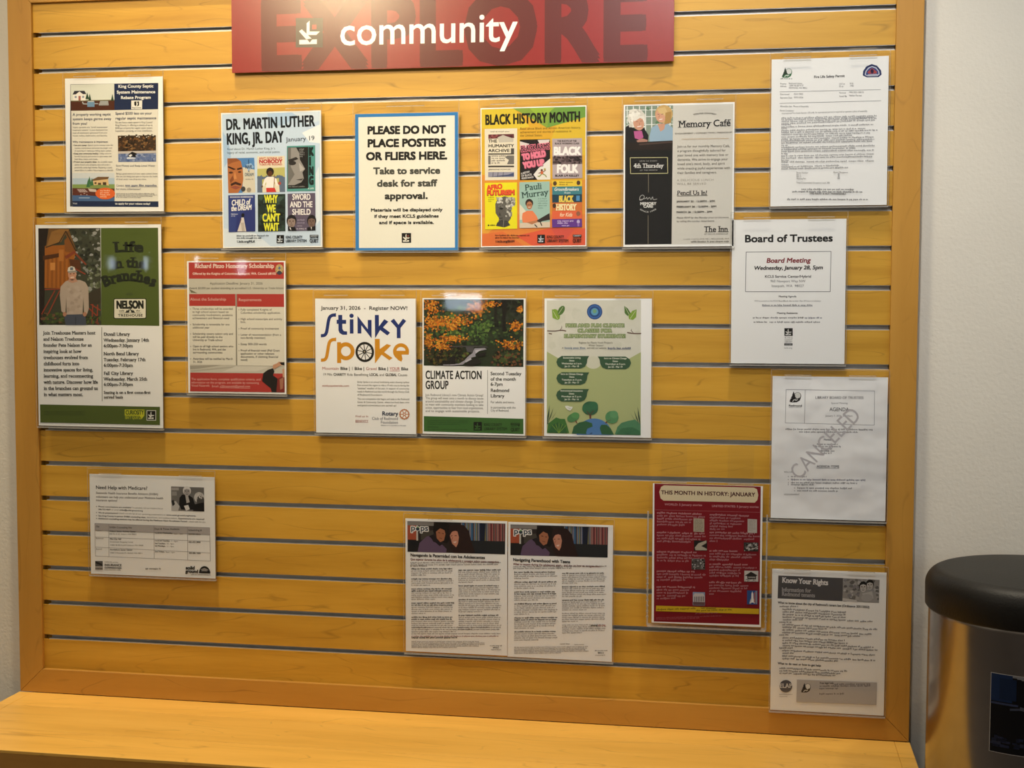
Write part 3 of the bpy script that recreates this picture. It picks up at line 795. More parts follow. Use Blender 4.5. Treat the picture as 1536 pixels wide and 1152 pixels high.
p.face(572, 915, 62, 80, '8c7a72', '1c1a1e').poly([(546, 950), (600, 955), (610, 983), (546, 983)], '17161a').face(722, 915, 56, 78, '6e5a52', '1c1a1e').poly([(690, 958), (750, 948), (752, 980), (690, 982)], '17161a').poly([(556, 958), (566, 958), (572, 983)], 'd8d4d4').poly([(716, 955), (724, 955), (722, 980)], 'd8d4d4')
p.g(610, 972, 688, 972, 1, 7, 'b8b2c0', 2)
footer(p, 160, 1022, 1.0, '2a323c', '1.kcls.org/MLK', 462, 710)
p.flush()

# --- no-posting notice
p = Page('notice', 0.8197, 1.5569, -0.013, 0.2148, 0.2768, LET(0), [(40, 100), (818, 95), (805, 1130), (38, 1130)])
tag(p.root, 'white notice with thick blue border asking not to place posters or fliers', 'notice')
p.part('border', 'blue border').poly([(41, 101), (817, 96), (804, 1129), (39, 1129)], '3578b4')
p.part('panel', 'white panel').poly([(66, 125), (792, 121), (782, 1110), (65, 1110)], 'dfddcf')
p.part('headline')
for s_, x0, x1, y in (('PLEASE DO NOT', 133, 722, 253), ('PLACE POSTERS', 133, 722, 351), ('OR FLIERS HERE.', 122, 733, 449)): p.t(s_, x0, y, x1, 55, '1d1c19', bold=.05)
p.part('body_text')
for s_, x0, x1, y in (('Take to service', 177, 678, 556), ('desk for staff', 203, 650, 650), ('approval.', 262, 585, 744)): p.t(s_, x0, y, x1, 47, '33332e' if y > 700 else '45463f', bold=.046)
for s_, x0, x1, y in (('Materials will be displayed only', 155, 692, 838), ('if they meet KCLS guidelines', 181, 664, 885), ('and if space is available.', 218, 628, 932)): p.t(s_, x0, y, x1, 23, '2a2a26', bold=.045)
p.part('logo').mark(387, 1000, 457, 1072, '1a1816', 'dcdacc', '8a4a3c')
p.flush()

# --- orange and yellow book poster
p = Page('poster', 1.0810, 1.5636, -0.013, 0.2133, 0.2772, LET(0.33), [(30, 60), (825, 42), (828, 1100), (38, 1105)])
tag(p.root, 'yellow, green and orange library poster with six book covers', 'poster')
p.part('faceted_background').poly([(37, 68), (818, 51), (821, 1092), (45, 1097)], 'd0a030')
for q, c in (([(37, 68), (280, 62), (400, 200), (180, 240), (40, 210)], 'd2b838'), ([(270, 62), (560, 56), (530, 210), (400, 130)], '7f9a3c'), ([(560, 56), (818, 51), (819, 140), (600, 190), (530, 210)], '6b9440'), ([(400, 62), (590, 56), (480, 150)], '8fae3c'), ([(600, 190), (819, 130), (820, 420), (560, 300)], 'cfae34'), ([(40, 210), (330, 230), (330, 520), (42, 620)], 'd0a832'), ([(42, 560), (330, 600), (440, 640), (820, 600), (820, 900), (44, 900)], 'd08a34'), ([(44, 860), (820, 860), (821, 1092), (45, 1097)], 'd27c3a'), ([(300, 1020), (560, 960), (821, 965), (821, 1092), (420, 1094)], 'd0573c'), ([(45, 1010), (200, 985), (360, 1094), (45, 1097)], 'cf6c38'), ([(560, 960), (740, 970), (640, 1090)], 'c65044'), ([(45, 880), (200, 900), (90, 1000), (45, 1000)], 'd69a3a')): p.poly(q, c)
p.part('headline').t('BLACK HISTORY MONTH', 66, 184, 780, 72, '1b1a12', bold=.03, y1=162, track=.02)
p.part('body_text').t('Read about Black and African American history,', 328, 224, 784, 17, '3a3412', y1=216).t('achievement and stories of resistance in', 328, 250, 714, 17, '3a3412', y1=243).t('the United States.', 328, 275, 497, 17, '3a3412', y1=273)
p.part('book_cover', 'cream cover with dark bars').poly([(62, 216), (306, 212), (309, 598), (66, 602)], 'd8d0ba').g(105, 240, 262, 240, 1, 6, '6a6454', 4).poly([(90, 258), (282, 254), (284, 285), (90, 290)], '5c2c30').blobs(95, 258, 280, 286, 14, 6, 12, ['7a3c3c', '3c2024', '8a5050'], 3).poly([(160, 280), (200, 262), (280, 290), (278, 315), (170, 318)], 'b8b2a4')
for s_, x0, x1, y in (('THE', 90, 156, 318), ('HUMANITY', 90, 282, 354), ('ARCHIVE', 90, 250, 390)): p.t(s_, x0, y, x1, 22, '24201c', bold=.03)
p.rect(260, 362, 284, 404, '4a4642').rect(90, 400, 284, 409, '3a3632').rect(90, 416, 284, 482, '6a6660').poly([(108, 412), (240, 412), (215, 430), (245, 450), (230, 484), (108, 484)], 'd4ccb8').g(116, 424, 228, 476, 4, 8, '4a4642', 2).rect(90, 492, 284, 504, '3a3632').t('JERMAINE FOWLER', 92, 526, 258, 9, '4a4640', bold=.02).rect(90, 540, 284, 578, '8c8a9a').poly([(90, 576), (240, 560), (284, 545), (284, 572)], '3c4668')
for x in (128, 165, 205): p.line([(x, 540), (x - 4, 578)], 4, '3c3a48')
p.part('book_cover', 'black cover with pink lettering').poly([(327, 298), (553, 294), (556, 598), (328, 602)], '1c181a').poly([(430, 560), (470, 510), (555, 440), (556, 598), (460, 600)], 'd8d4cc').poly([(327, 310), (400, 330), (350, 380), (328, 370)], 'd0c6c2').poly([(460, 300), (552, 298), (540, 330), (480, 340)], 'd0c6c2').poly([(395, 310), (420, 330), (450, 300), (440, 345), (405, 340)], '1c181a')
for s_, x0, x1, y, rt, c in (('BLACK ARMS', 336, 552, 388, 5, '2a2022'), ('TO HOLD', 348, 524, 450, 8, None), ('YOU UP', 356, 512, 512, 8, None)):
    p.t(s_, x0 + 3, y + 4, x1 + 3, 42, '7c3448', bold=.09, rot=rt).t(s_, x0, y, x1, 42, 'd9788e', bold=.075, rot=rt)
    if c: p.t(s_, x0, y, x1, 40, c, bold=.02, rot=rt)
p.t('A HISTORY', 338, 560, 405, 14, 'c8c4c0', bold=.03, rot=12).t('OF BLACK', 340, 578, 420, 14, 'c8c4c0', bold=.03, rot=8).t('RESISTANCE', 342, 596, 432, 13, 'c8c4c0', bold=.03, rot=6)
p.ell(492, 528, 9, 9, '6a3a2a').poly([(482, 538), (502, 535), (505, 556), (485, 560)], 'c0603a').line([(502, 540), (522, 528)], 6, '6a3a2a').line([(484, 545), (468, 552)], 6, '6a3a2a').line([(490, 558), (474, 576), (462, 572)], 7, '7a8a3c').line([(500, 556), (520, 566), (528, 580)], 7, '7a8a3c').ell(515, 520, 8, 6, 'a09a3c')
p.part('book_cover', 'gray mauve cover with white title over a crowd').poly([(570, 292), (793, 288), (797, 588), (573, 592)], 'ab9ea0').t('THE ROOTS OF THE', 608, 316, 752, 13, '241c20', bold=.035).t('BLACK WORKING CLASS', 590, 334, 772, 12, '241c20', bold=.035).t('BLACK', 580, 412, 782, 56, 'e8e4e0', bold=.05)
p.poly([(572, 425), (795, 420), (796, 482), (573, 486)], '6a5a5c').blobs(573, 425, 795, 482, 46, 8, 16, ['2a2022', '3c3032', '1c1618', '4a3c3e'], 9)
for i in range(7): p.ell(590 + i * 31, 428 + (i % 3) * 4, 7, 9, '32262a')
p.t('FOLK', 605, 546, 762, 58, 'e8e4e0', bold=.05).t('BLAIR LM KELLEY', 592, 577, 773, 15, '241c20', bold=.035)
p.part('book_cover', 'bright yellow cover with a gray head').poly([(65, 622), (307, 618), (310, 966), (69, 972)], 'd9d020').t('AFRO', 84, 676, 198, 34, 'd04a28', bold=.07, y1=664).t('FUTURISM', 82, 716, 290, 34, '8a2a1c', bold=.09, y1=712).t('FUTURISM', 82, 712, 290, 34, 'd8542e', bold=.05, y1=708).g(92, 735, 140, 765, 3, 7, '8a8420', 3)
p.poly([(145, 780), (165, 740), (215, 722), (270, 735), (298, 770), (270, 800), (262, 850), (262, 890), (232, 930), (200, 955), (160, 940), (175, 890), (148, 850)], '56544e').poly([(160, 920), (190, 900), (235, 905), (258, 940), (215, 956), (150, 945)], '3a3a38').blobs(150, 728, 295, 805, 60, 7, 15, ['a9a7a0', '7c7a74', 'c2c0b8', '5a5852', '908e88'], 5).blobs(222, 790, 272, 880, 22, 6, 12, ['a9a7a0', '7c7a74', 'c2c0b8'], 4).ell(190, 815, 14, 8, '22221e').poly([(178, 840), (190, 870), (170, 866)], '3c3a36').line([(172, 888), (200, 886)], 6, '2c2a28').line([(210, 900), (205, 950)], 3, '8a8880')
p.ell(95, 940, 6, 6, K).t('AFRICA', 106, 944, 145, 9, K, bold=.03)
p.part('book_cover', 'pale teal cover with a person in an orange shirt').poly([(325, 618), (552, 612), (556, 958), (328, 962)], '93b2a8').t('Pauli', 368, 680, 494, 44, '22403c', bold=.012, serif=.03, y1=668).t('Murray', 344, 738, 543, 44, '22403c', bold=.012, serif=.03, y1=712).poly([(328, 780), (380, 840), (345, 900), (328, 900)], 'cfc8b4').poly([(350, 850), (385, 832), (425, 832), (455, 870), (470, 905), (440, 925), (350, 920), (346, 880)], 'd67a50').ell(400, 775, 29, 32, '2a1c18').ell(401, 792, 22, 30, 'a9714e').line([(386, 788), (416, 786)], 4, '2c201c').line([(392, 806), (410, 805)], 4, 'e0d8cc').poly([(440, 915), (500, 880), (552, 850), (556, 900), (500, 910), (460, 930)], '2c2624').poly([(330, 925), (420, 920), (556, 915), (556, 958), (328, 962)], 'c9b8a4').poly([(380, 920), (450, 905), (470, 915), (420, 935)], 'a9714e').line([(440, 935), (460, 955)], 8, '2c2624').line([(480, 910), (495, 945)], 8, '2c2624').g(466, 745, 542, 815, 5, 6, '5c7c74', 3)
p.part('book_cover', 'striped cover in yellow, teal, navy, orange and purple')
for y0, y1, c in ((608, 652, 'd6b83a'), (652, 712, '3c7882'), (712, 772, '1d3c4c'), (772, 836, 'c06a34'), (836, 896, 'd2603e'), (896, 958, '5c3484')): p.poly([(571, y0), (795, y0 - 3), (796, y1 - 3), (572, y1)], c)
p.ell(592, 628, 14, 17, '4a3424').ell(768, 624, 14, 17, '4a3424').g(625, 624, 735, 640, 2, 7, '6a5414', 3).t('Groundbreakers', 586, 683, 770, 24, 'd8dcd4', italic=.15, bold=.012).t('from', 662, 705, 708, 15, 'd8dcd4', italic=.15).t('BLACK', 622, 766, 728, 44, 'd8c050', bold=.035, serif=.02).t('HISTORY', 602, 828, 750, 44, 'e4d8a8', bold=.035, serif=.02).t('for Kids', 628, 876, 722, 28, 'e4d0b0', italic=.2, bold=.012).rect(752, 720, 778, 758, '4a86b4').ell(588, 795, 13, 18, '3a2a22').ell(768, 855, 16, 18, '8c5a44').ell(768, 915, 12, 14, 'b0a0c4').rect(762, 925, 775, 950, '8a6aa8').g(612, 914, 745, 930, 2, 8, 'cbb8dc', 7).g(645, 948, 708, 948, 1, 7, 'cbb8dc', 4)
footer(p, 146, 1020, 1.03, '3c1c14', '1.kcls.org/BHM', 462, 727)
p.flush()
# --- memory cafe flyer
p = Page('flyer', 1.3687, 1.5635, -0.013, 0.2152, 0.2780, LET(0.28), [(40, 60), (875, 42), (845, 1128), (18, 1125)])
tag(p.root, 'cream and black flyer with photograph of two women smiling, left of the safety permit', 'flyer')
p.part('panel', 'gray cream panel').poly([(408, 66), (864, 56), (832, 1112), (378, 1110)], 'c9c6bd')
p.part('column', 'black column').poly([(52, 68), (410, 66), (380, 1108), (30, 1108)], '151618')
p.part('photograph', 'photograph of two women').poly([(54, 70), (410, 67), (402, 352), (46, 352)], '7f8f80')
for x in range(66, 410, 46): p.line([(x, 70), (x - 4, 260)], 7, 'dfe2de')
for y in (100, 150, 210): p.line([(54, y), (408, y - 3)], 6, 'd6dad4')
p.blobs(56, 75, 405, 250, 40, 6, 16, ['5c7a5c', '8aa08a', 'a9b4a9'], 3)
p.poly([(50, 230), (80, 205), (120, 240), (190, 235), (222, 290), (215, 352), (46, 352)], '1c1c20').poly([(112, 258), (172, 255), (184, 305), (150, 322), (118, 310)], 'b05a8c').ell(135, 160, 68, 68, 'd0ccc2').ell(120, 120, 40, 30, 'e2dfd6').blobs(75, 95, 195, 230, 40, 10, 20, ['dcd8ce', 'c4bfb4', 'e6e3da'], 2, )
p.ell(150, 200, 40, 52, 'c4937a', rot=-8).poly([(105, 150), (190, 140), (196, 175), (160, 158), (118, 185)], 'dcd8ce').line([(128, 188), (145, 186)], 4, '8a6a58').line([(160, 184), (178, 180)], 4, '8a6a58').line([(155, 195), (158, 212)], 4, 'a06c58').line([(138, 226), (170, 220)], 7, 'e8dcd4').line([(136, 231), (172, 225)], 3, '9c4c48')
p.poly([(228, 300), (246, 232), (300, 205), (370, 205), (405, 235), (402, 340), (230, 345)], '8fa9bd').poly([(290, 205), (350, 200), (340, 245), (312, 262)], 'c4937a').ell(340, 130, 66, 68, 'c2a168').ell(318, 140, 40, 54, 'cc9a80').poly([(290, 90), (350, 78), (372, 130), (360, 180), (345, 140), (300, 120)], 'd0b27c').poly([(352, 120), (398, 110), (392, 195), (345, 210)], 'a8854e').line([(292, 132), (306, 132)], 4, '7c5c4c').line([(320, 132), (336, 130)], 4, '7c5c4c').line([(304, 172), (328, 168)], 6, 'e8dcd4').line([(306, 140), (302, 158)], 4, 'a06c58')
p.poly([(130, 330), (175, 312), (215, 325), (210, 350), (150, 352)], 'a87c6c').poly([(46, 345), (402, 330), (400, 400), (44, 400)], '231c1a').poly([(150, 352), (400, 336), (400, 346), (150, 364)], '4a3a34')
p.part('callout_box', 'gold outlined box').box(82, 457, 361, 576, 5, 'b9b486').t('JOIN US EVERY', 152, 487, 284, 9, 'b8b8b4', track=.12).t('4th Thursday', 106, 533, 328, 31, 'd6d6d2', bold=.012, serif=.05).t('OF THE MONTH', 152, 556, 284, 9, 'b8b8b4', track=.12)
p.part('divider_line').line([(216, 578), (214, 718)], 4, '7c7462').line([(208, 890), (204, 1106)], 4, '7c7462')
p.part('logo', 'white script logo').curve([(146, 775), (152, 748), (172, 738), (182, 755), (160, 776), (148, 772), (190, 764), (200, 755), (206, 770), (220, 756), (232, 772), (244, 752), (250, 772), (278, 768)], 3.5, 'b4b4b0').t('MEMORY', 150, 812, 270, 20, 'cfcfcb', bold=.04).t('CARE', 174, 832, 246, 20, 'cfcfcb', bold=.04).t('SINCE 1998', 145, 846, 272, 11, 'b0b0ac', bold=.02, arc=-24)
p.part('headline').t("YOU'RE INVITED!", 560, 142, 734, 10, '4c4a46', bold=.02, arc=10, y1=140).t('Memory Café', 448, 232, 842, 48, '2a2b2e', bold=.012, serif=.05, y1=222).t('ENGAGEMENT | CONNECTION | FRIENDSHIP', 420, 283, 850, 10, '5a5852', bold=.012, y1=276).line([(470, 321), (826, 317)], 3, 'b89a72')
p.part('body_text')
for i, s_ in enumerate(('Join us for our monthly Memory Café,', 'a program thoughtfully tailored for', 'your loved one with memory loss or', 'dementia. We strive to engage your', "loved one's mind, body, and spirit", 'while creating joyful experiences with', 'their families and caregivers.')):
    xe = (833, 800, 820, 816, 792, 832, 732)[i]
    p.t(s_, 437 - i, 384 + i * 33, xe, 18, '55544f', y1=382 + i * 33)
p.t('A DELICIOUS LUNCH', 428, 636, 706, 15, '8f8b82', track=.06).t('WILL BE SERVED', 428, 664, 650, 15, '8f8b82', track=.06)
p.part('dates').t('Pencil Us In!', 428, 740, 655, 32, '2e2f32', bold=.01, serif=.05).line([(428, 748), (657, 746)], 3, '2e2f32')
for i, s_ in enumerate(('JANUARY 22 : 12:30PM - 2PM', 'FEBRUARY 26 : 12:30PM - 2PM', 'MARCH 26 : 12:30PM - 2PM')): p.t(s_, 424 - i * 2, 795 + i * 40, (712, 722, 690)[i], 13, '3c3c3c', bold=.03)
p.t('Please RSVP by the Monday prior to the event', 420, 917, 812, 13, '4a4a48', italic=.2).t('by calling the number listed below.', 420, 943, 708, 13, '4a4a48', italic=.2)
p.part('address').t('The Inn', 625, 1020, 806, 42, '2a2b2e', bold=.012, serif=.05).t('AT BELLE HARBOUR', 626, 1040, 806, 9, '5a5852', track=.05).t('11250 116TH AVE NE | BELLEVUE, WA', 468, 1076, 815, 9, '5a5852', track=.05).g(525, 1097, 812, 1097, 1, 8, '5a5852', 2, rag=0)
p.flush()

# --- fire safety permit
def tree_mark(p, x, y, w, h, c1, c2):
    f = lambda pts: [(x + a * w, y + b * h) for a, b in pts]
    p.ell(x + w * .68, y + h * .40, w * .29, h * .33, c2).ell(x + w * .68, y + h * .37, w * .24, h * .27, 'd6d6d2')
    p.poly(f([(.36, 0), (.44, .22), (.40, .22), (.52, .42), (.46, .42), (.60, .62), (.20, .80), (.02, .92), (.14, .62), (.22, .60), (.14, .56), (.28, .34), (.24, .34)]), c1)
    p.poly(f([(.05, .95), (.25, .70), (.42, .62), (.55, .74), (.72, .60), (.95, .55), (.86, .80), (.62, .96), (.3, .98)]), c2)
    p.curve(f([(.28, .92), (.40, .74), (.56, .80), (.70, .70)]), h * .06, 'd6d6d2')
    return p
p = Page('permit_sheet', 1.6550, 1.6423, -0.013, 0.2185, 0.2811, LET(0.3), [(48, 70), (893, 40), (857, 1113), (20, 1128)])
tag(p.root, 'white typed safety permit with green tree emblem and blue fire badge, top right', 'permit')
p.part('emblem', 'green tree emblem'); tree_mark(p, 116, 128, 80, 75, '2c3a30', '3c6c4a'); p.g(110, 211, 196, 211, 1, 6, '4a5c50', 1, rag=0)
p.part('badge', 'blue and red fire badge').poly([(702, 182), (706, 150), (728, 118), (768, 100), (806, 112), (834, 145), (838, 176), (815, 194), (730, 196)], '27335c').poly([(716, 178), (722, 152), (742, 126), (770, 114), (800, 124), (820, 150), (824, 174), (808, 186), (736, 188)], 'b9bcc8').poly([(724, 176), (730, 152), (748, 132), (770, 122), (796, 132), (814, 152), (816, 170), (802, 180), (740, 182)], '32407a').poly([(735, 160), (770, 128), (806, 156), (800, 168), (745, 170)], 'a04848').ell(770, 152, 12, 16, '2a2040').line([(738, 178), (806, 174)], 5, 'd0d0d4')
p.part('headline').t('Fire Life Safety Permit', 350, 203, 572, 17, '3c3c3e', bold=.03, y1=194)
p.part('body_text')
gc = '6a6b70'
def gt(s_, x0, y, x1, c=gc, cap=12, **k): p.t(s_, x0, y, x1, cap, c, **k)
for s_, x0, y, x1 in (('Property:', 106, 250, 152), ('Address:', 106, 268, 152), ('Redmond Library', 168, 247, 265), ('15990 NE 85TH ST', 168, 263, 275), ('REDMOND, WA 98052', 168, 280, 300), ('OCC #:', 530, 250, 572), ('ID #:', 530, 268, 562), ('R101', 607, 247, 635), ('1990', 607, 264, 635), ('Date Issued:', 104, 326, 172), ('05/01/2025', 203, 324, 270), ('Expiration Date:', 104, 351, 192), ('05/01/2026', 203, 348, 270), ('Permit #:', 530, 314, 578), ('FIRE-2021-00010', 600, 310, 706), ('Issued By:', 530, 338, 586), ('Nathan Forrest', 600, 333, 692)): gt(s_, x0, y, x1, '505158')
p.line([(102, 303), (830, 284)], 2.5, '6a6b70').line([(100, 386), (830, 364)], 2.5, '6a6b70')
gt('Allowable Use:  Places of Assembly', 102, 413, 308, '505158'); gt('Permit Conditions:', 100, 444, 202, '505158')
p.t('International Fire Code Section 105.6.46: An operational permit is required to operate a place of assembly.', 114, 464, 732, 12, gc, y1=444)
yy = [(496, 800, 475), (508, 786, 485), (522, 800, 492), (536, 792, 505), (543, 180, 541), (559, 772, 538), (569, 150, 568), (585, 720, 566), (600, 800, 578), (614, 745, 598), (632, 620, 616), (648, 772, 628), (660, 778, 645), (675, 760, 658), (692, 155, 690), (707, 778, 690), (722, 640, 708), (736, 780, 724), (752, 150, 750), (768, 778, 750), (784, 772, 768), (800, 160, 798), (812, 770, 800), (832, 168, 830), (846, 525, 834), (861, 585, 848)]
for i, (y, x1, y1) in enumerate(yy):
    a = 112 - i * .35
    n = int((x1 - a) / 9)
    q = Page.g
    for k in range(0, max(1, int((x1 - a) / 60))):
        t0, t1 = k / max(1, int((x1 - a) / 60)), (k + 1) / max(1, int((x1 - a) / 60))
        p.g(a + (x1 - a) * t0, y + (y1 - y) * t0, a + (x1 - a) * t1, y + (y1 - y) * t0, 1, 7.5, '808186', i * 7 + k, rag=0)
for s_, x0, y, x1 in (('Room Number', 212, 890, 296), ('Room Occupancy', 478, 886, 582), ('Rm. 1', 212, 905, 244), ('Rm. 2', 212, 919, 244), ('Meeting Rm.', 212, 933, 282), ('80', 508, 900, 522), ('40', 508, 913, 522), ('100', 504, 927, 524), ('Total Concentrated Occupancy Load: 200', 210, 962, 450)): gt(s_, x0, y, x1, '5a5b60')
p.g(246, 1008, 625, 1002, 1, 8, '5a5b60', 3, rag=0).g(180, 1025, 690, 1018, 1, 8, '5a5b60', 5, rag=0).t('THIS PERMIT IS NOT TRANSFERABLE', 302, 1040, 566, 12, '46474c', bold=.02).g(142, 1080, 725, 1074, 1, 8, '5a5b60', 6, rag=0)
p.flush()

# --- board of trustees meeting notice
p = Page('meeting_notice', 1.5824, 1.3365, -0.013, 0.2170, 0.2796, LET(0.2), [(45, 47), (888, 40), (862, 1108), (28, 1102)])
tag(p.root, 'white meeting notice with large bold black heading and boxed red date, below the permit', 'notice')
p.part('headline').t('Board of Trustees', 135, 212, 786, 51, '1a1a1c', bold=.034, y1=207)
p.part('meeting_box').line([(147, 285), (772, 281), (763, 577), (140, 577), (147, 285)], 4, '55565a').t('Board Meeting', 294, 364, 618, 33, '7c2c34', bold=.032, italic=.18, y1=362).t('Wednesday, January 28, 5pm', 203, 416, 710, 27, '2a2a2c', bold=.034, italic=.18, y1=412).t('KCLS Service Center/Hybrid', 283, 474, 624, 18, '3a3a3c', bold=.024).t('960 Newport Way NW', 323, 508, 582, 18, '55565a').t('Issaquah, WA  98027', 332, 543, 570, 18, '55565a')
p.part('body_text').t('Meeting Agenda', 383, 618, 514, 13, '3c3c3e', bold=.02).t('Will be posted on the KCLS BoardBook site no later than 24 hours in advance:', 205, 650, 695, 11, '55565a').g(262, 681, 633, 681, 1, 8, '5a5c66', 2, rag=0).line([(262, 684), (633, 684)], 2, '6a6c78')
p.t('Meeting Assistance', 370, 740, 522, 13, '3c3c3e', bold=.02).g(194, 773, 318, 773, 1, 8, '333336', 3, rag=0).g(322, 773, 570, 773, 1, 8, '5a5b60', 4, rag=0).g(574, 774, 700, 774, 1, 8, '444a66', 4, rag=0).g(199, 805, 312, 805, 1, 8, '333336', 3, rag=0).g(316, 805, 690, 805, 1, 8, '5a5b60', 4, rag=0)
p.part('logo').mark(424, 845, 485, 902, '1c1c1e', 'd0d0cc', None).t('KING', 426, 920, 484, 11, '55565a', track=.3).t('COUNTY', 424, 936, 482, 11, '55565a').t('LIBRARY', 424, 951, 482, 11, '55565a').rect(422, 956, 483, 972, '2c2c2e').t('SYSTEM', 428, 969, 477, 9, 'c0c0bc').t('kcls.org', 422, 995, 480, 11, '6a6b70')
p.flush()

# --- tall treehouse talk poster
p = Page('poster', 0.1463, 1.2604, -0.013, 0.2848, 0.4296, LET(-0.1), [(25, 58), (685, 60), (697, 1125), (48, 1112)])
tag(p.root, 'tall green and white poster with photograph of a man in a cap before a treehouse', 'poster')
p.part('photograph', 'photograph of a man before a treehouse').poly([(40, 76), (368, 77), (374, 588), (48, 586)], '3a3c2e')
p.blobs(200, 80, 368, 330, 150, 5, 15, ['2c3026', '4a4e40', '7c7e78', '1e221a', '8f908c', '3c4234'], 3).blobs(300, 280, 370, 420, 50, 5, 12, ['8d9088', '6a7058', '4a5238'], 4)
p.poly([(40, 76), (92, 76), (80, 200), (72, 586), (48, 586)], '241c16').poly([(75, 170), (178, 165), (240, 195), (200, 395), (74, 392)], '93561f').poly([(96, 76), (200, 80), (240, 190), (220, 200), (185, 110), (150, 130), (80, 180)], '6a4a26').poly([(178, 140), (200, 120), (232, 195), (210, 205), (182, 200)], '7a4a20').poly([(84, 175), (160, 150), (186, 100), (205, 84), (150, 82), (110, 95)], '8a6232').line([(80, 178), (152, 152), (186, 92), (240, 200)], 6, '3a2a1a')
for x in range(82, 205, 11): p.line([(x, 215), (x - 1, 390)], 2, '5e3614' if x % 2 else 'b06c2c')
p.poly([(66, 222), (170, 205), (175, 225), (66, 245)], '4c2c16').poly([(180, 225), (230, 195), (298, 268), (290, 272), (232, 212), (190, 240)], '7a3a24').rect(105, 258, 130, 298, 'c08040').poly([(205, 240), (260, 245), (268, 300), (240, 290), (210, 285)], '54301a').rect(150, 190, 175, 250, 'a86a30')
for a, b in (((75, 400), (210, 395)), ((130, 405), (60, 530)), ((155, 405), (80, 560)), ((235, 290), (290, 320)), ((310, 440), (370, 470)), ((305, 470), (370, 510)), ((310, 500), (372, 560)), ((330, 470), (325, 580)), ((355, 480), (352, 582))): p.line([a, b], 6, '8a3c28')
p.poly([(305, 420), (372, 388), (373, 470), (308, 480)], '3a3428').blobs(50, 520, 180, 584, 40, 6, 14, ['4a5a2c', '2c301e', '6a4a34', '3c4a26'], 5).blobs(290, 540, 372, 586, 25, 6, 12, ['4a5a2c', '2c301e', '6a3a2c'], 6)
p.poly([(160, 385), (185, 358), (205, 350), (262, 350), (290, 362), (306, 390), (309, 500), (300, 530), (284, 520), (280, 440), (276, 535), (192, 538), (190, 440), (186, 530), (165, 515), (156, 430)], 'a9998a').blobs(192, 380, 275, 530, 26, 8, 18, ['a39384', 'ae9e90', '9c8c7e'], 7).poly([(190, 532), (278, 530), (292, 545), (296, 587), (188, 587), (180, 545)], '444a56').line([(240, 545), (240, 587)], 4, '30353e').ell(288, 530, 10, 12, 'a8785e').ell(182, 530, 10, 12, 'a8785e')
p.poly([(204, 340), (240, 340), (250, 358), (222, 366), (200, 358)], 'b0846c').ell(221, 320, 22, 31, 'b8886e').poly([(196, 305), (200, 285), (215, 277), (232, 282), (240, 302), (236, 308)], 'c9c4b8').poly([(198, 304), (238, 300), (246, 310), (200, 314)], '8d887e').rect(210, 284, 226, 298, '5c6470').line([(208, 318), (216, 318)], 4, '4a3428').line([(226, 317), (234, 317)], 4, '4a3428').line([(212, 337), (230, 335)], 4, 'e0d6cc').poly([(204, 340), (222, 354), (238, 338), (234, 346), (222, 352), (208, 348)], '8a7468')
p.lay = 0.00008
p.part('green_panel').poly([(370, 77), (670, 78), (677, 593), (374, 588)], '4c5a26')
p.part('headline', 'dark heavy serif title in three curved lines').t('Life', 440, 206, 594, 50, '20261a', bold=.05, serif=.055, arc=4).t('in the', 432, 292, 602, 48, '20261a', bold=.05, serif=.055, arc=8).t('Branches', 388, 390, 652, 52, '20261a', bold=.05, serif=.055, arc=36).t('with', 503, 432, 538, 16, '2c3420', italic=.1)
p.part('logo', 'cream boxed logo').rrect(438, 448, 610, 555, 8, '1c1f16').rrect(442, 452, 606, 551, 6, 'd8d4c0').t('NELSON', 453, 500, 596, 38, '1c1f16', bold=.05).t('TREEHOUSE', 462, 543, 590, 12, '1c1f16', bold=.04, track=.08)
for x, h in ((508, 14), (525, 26), (542, 14), (516, 18), (534, 18)): p.poly([(x - 8, 522), (x, 522 - h), (x + 8, 522)], '1c1f16')
p.g(468, 517, 494, 517, 1, 6, '1c1f16', 2, rag=0).g(556, 517, 582, 517, 1, 6, '1c1f16', 2, rag=0)
p.line([(468, 524), (582, 524)], 2, '1c1f16').poly([(518, 522), (525, 508), (532, 522)], 'd8d4c0')
p.part('body_text')
bt = [('Join Treehouse Masters host', 343), ('and Nelson Treehouse', 282), ('founder Pete Nelson for an', 325), ('inspiring look at how', 270), ('treehouses evolved from', 305), ('childhood forts into', 260), ('innovative spaces for living,', 332), ('learning, and reconnecting', 332), ('with nature. Discover how life', 358), ('in the branches can ground us', 358), ('in what matters most.', 280)]
for i, (s_, x1) in enumerate(bt): p.t(s_, 70 + i * .5, 636 + i * 32.2, x1, 17, '262625', bold=.02, serif=.03)
p.line([(377, 598), (380, 985)], 2.5, '6a6a60')
p.part('dates')
for i, (s_, x1, y) in enumerate((('Duvall Library', 523, 643), ('Wednesday, January 14th', 624, 674), ('6:00pm-7:30pm', 540, 703), ('North Bend Library', 570, 745), ('Tuesday, February 17th', 606, 776), ('6:00pm-7:30pm', 540, 805), ('Fall City Library', 540, 847), ('Wednesday, March 25th', 615, 877), ('6:00pm-7:30pm', 541, 905), ('Seating is on a first come-first', 632, 946), ('served basis', 489, 970))): p.t(s_, 387 + i * .2, y, x1, 16 if i < 9 else 14, '262625', bold=.02, serif=.03)
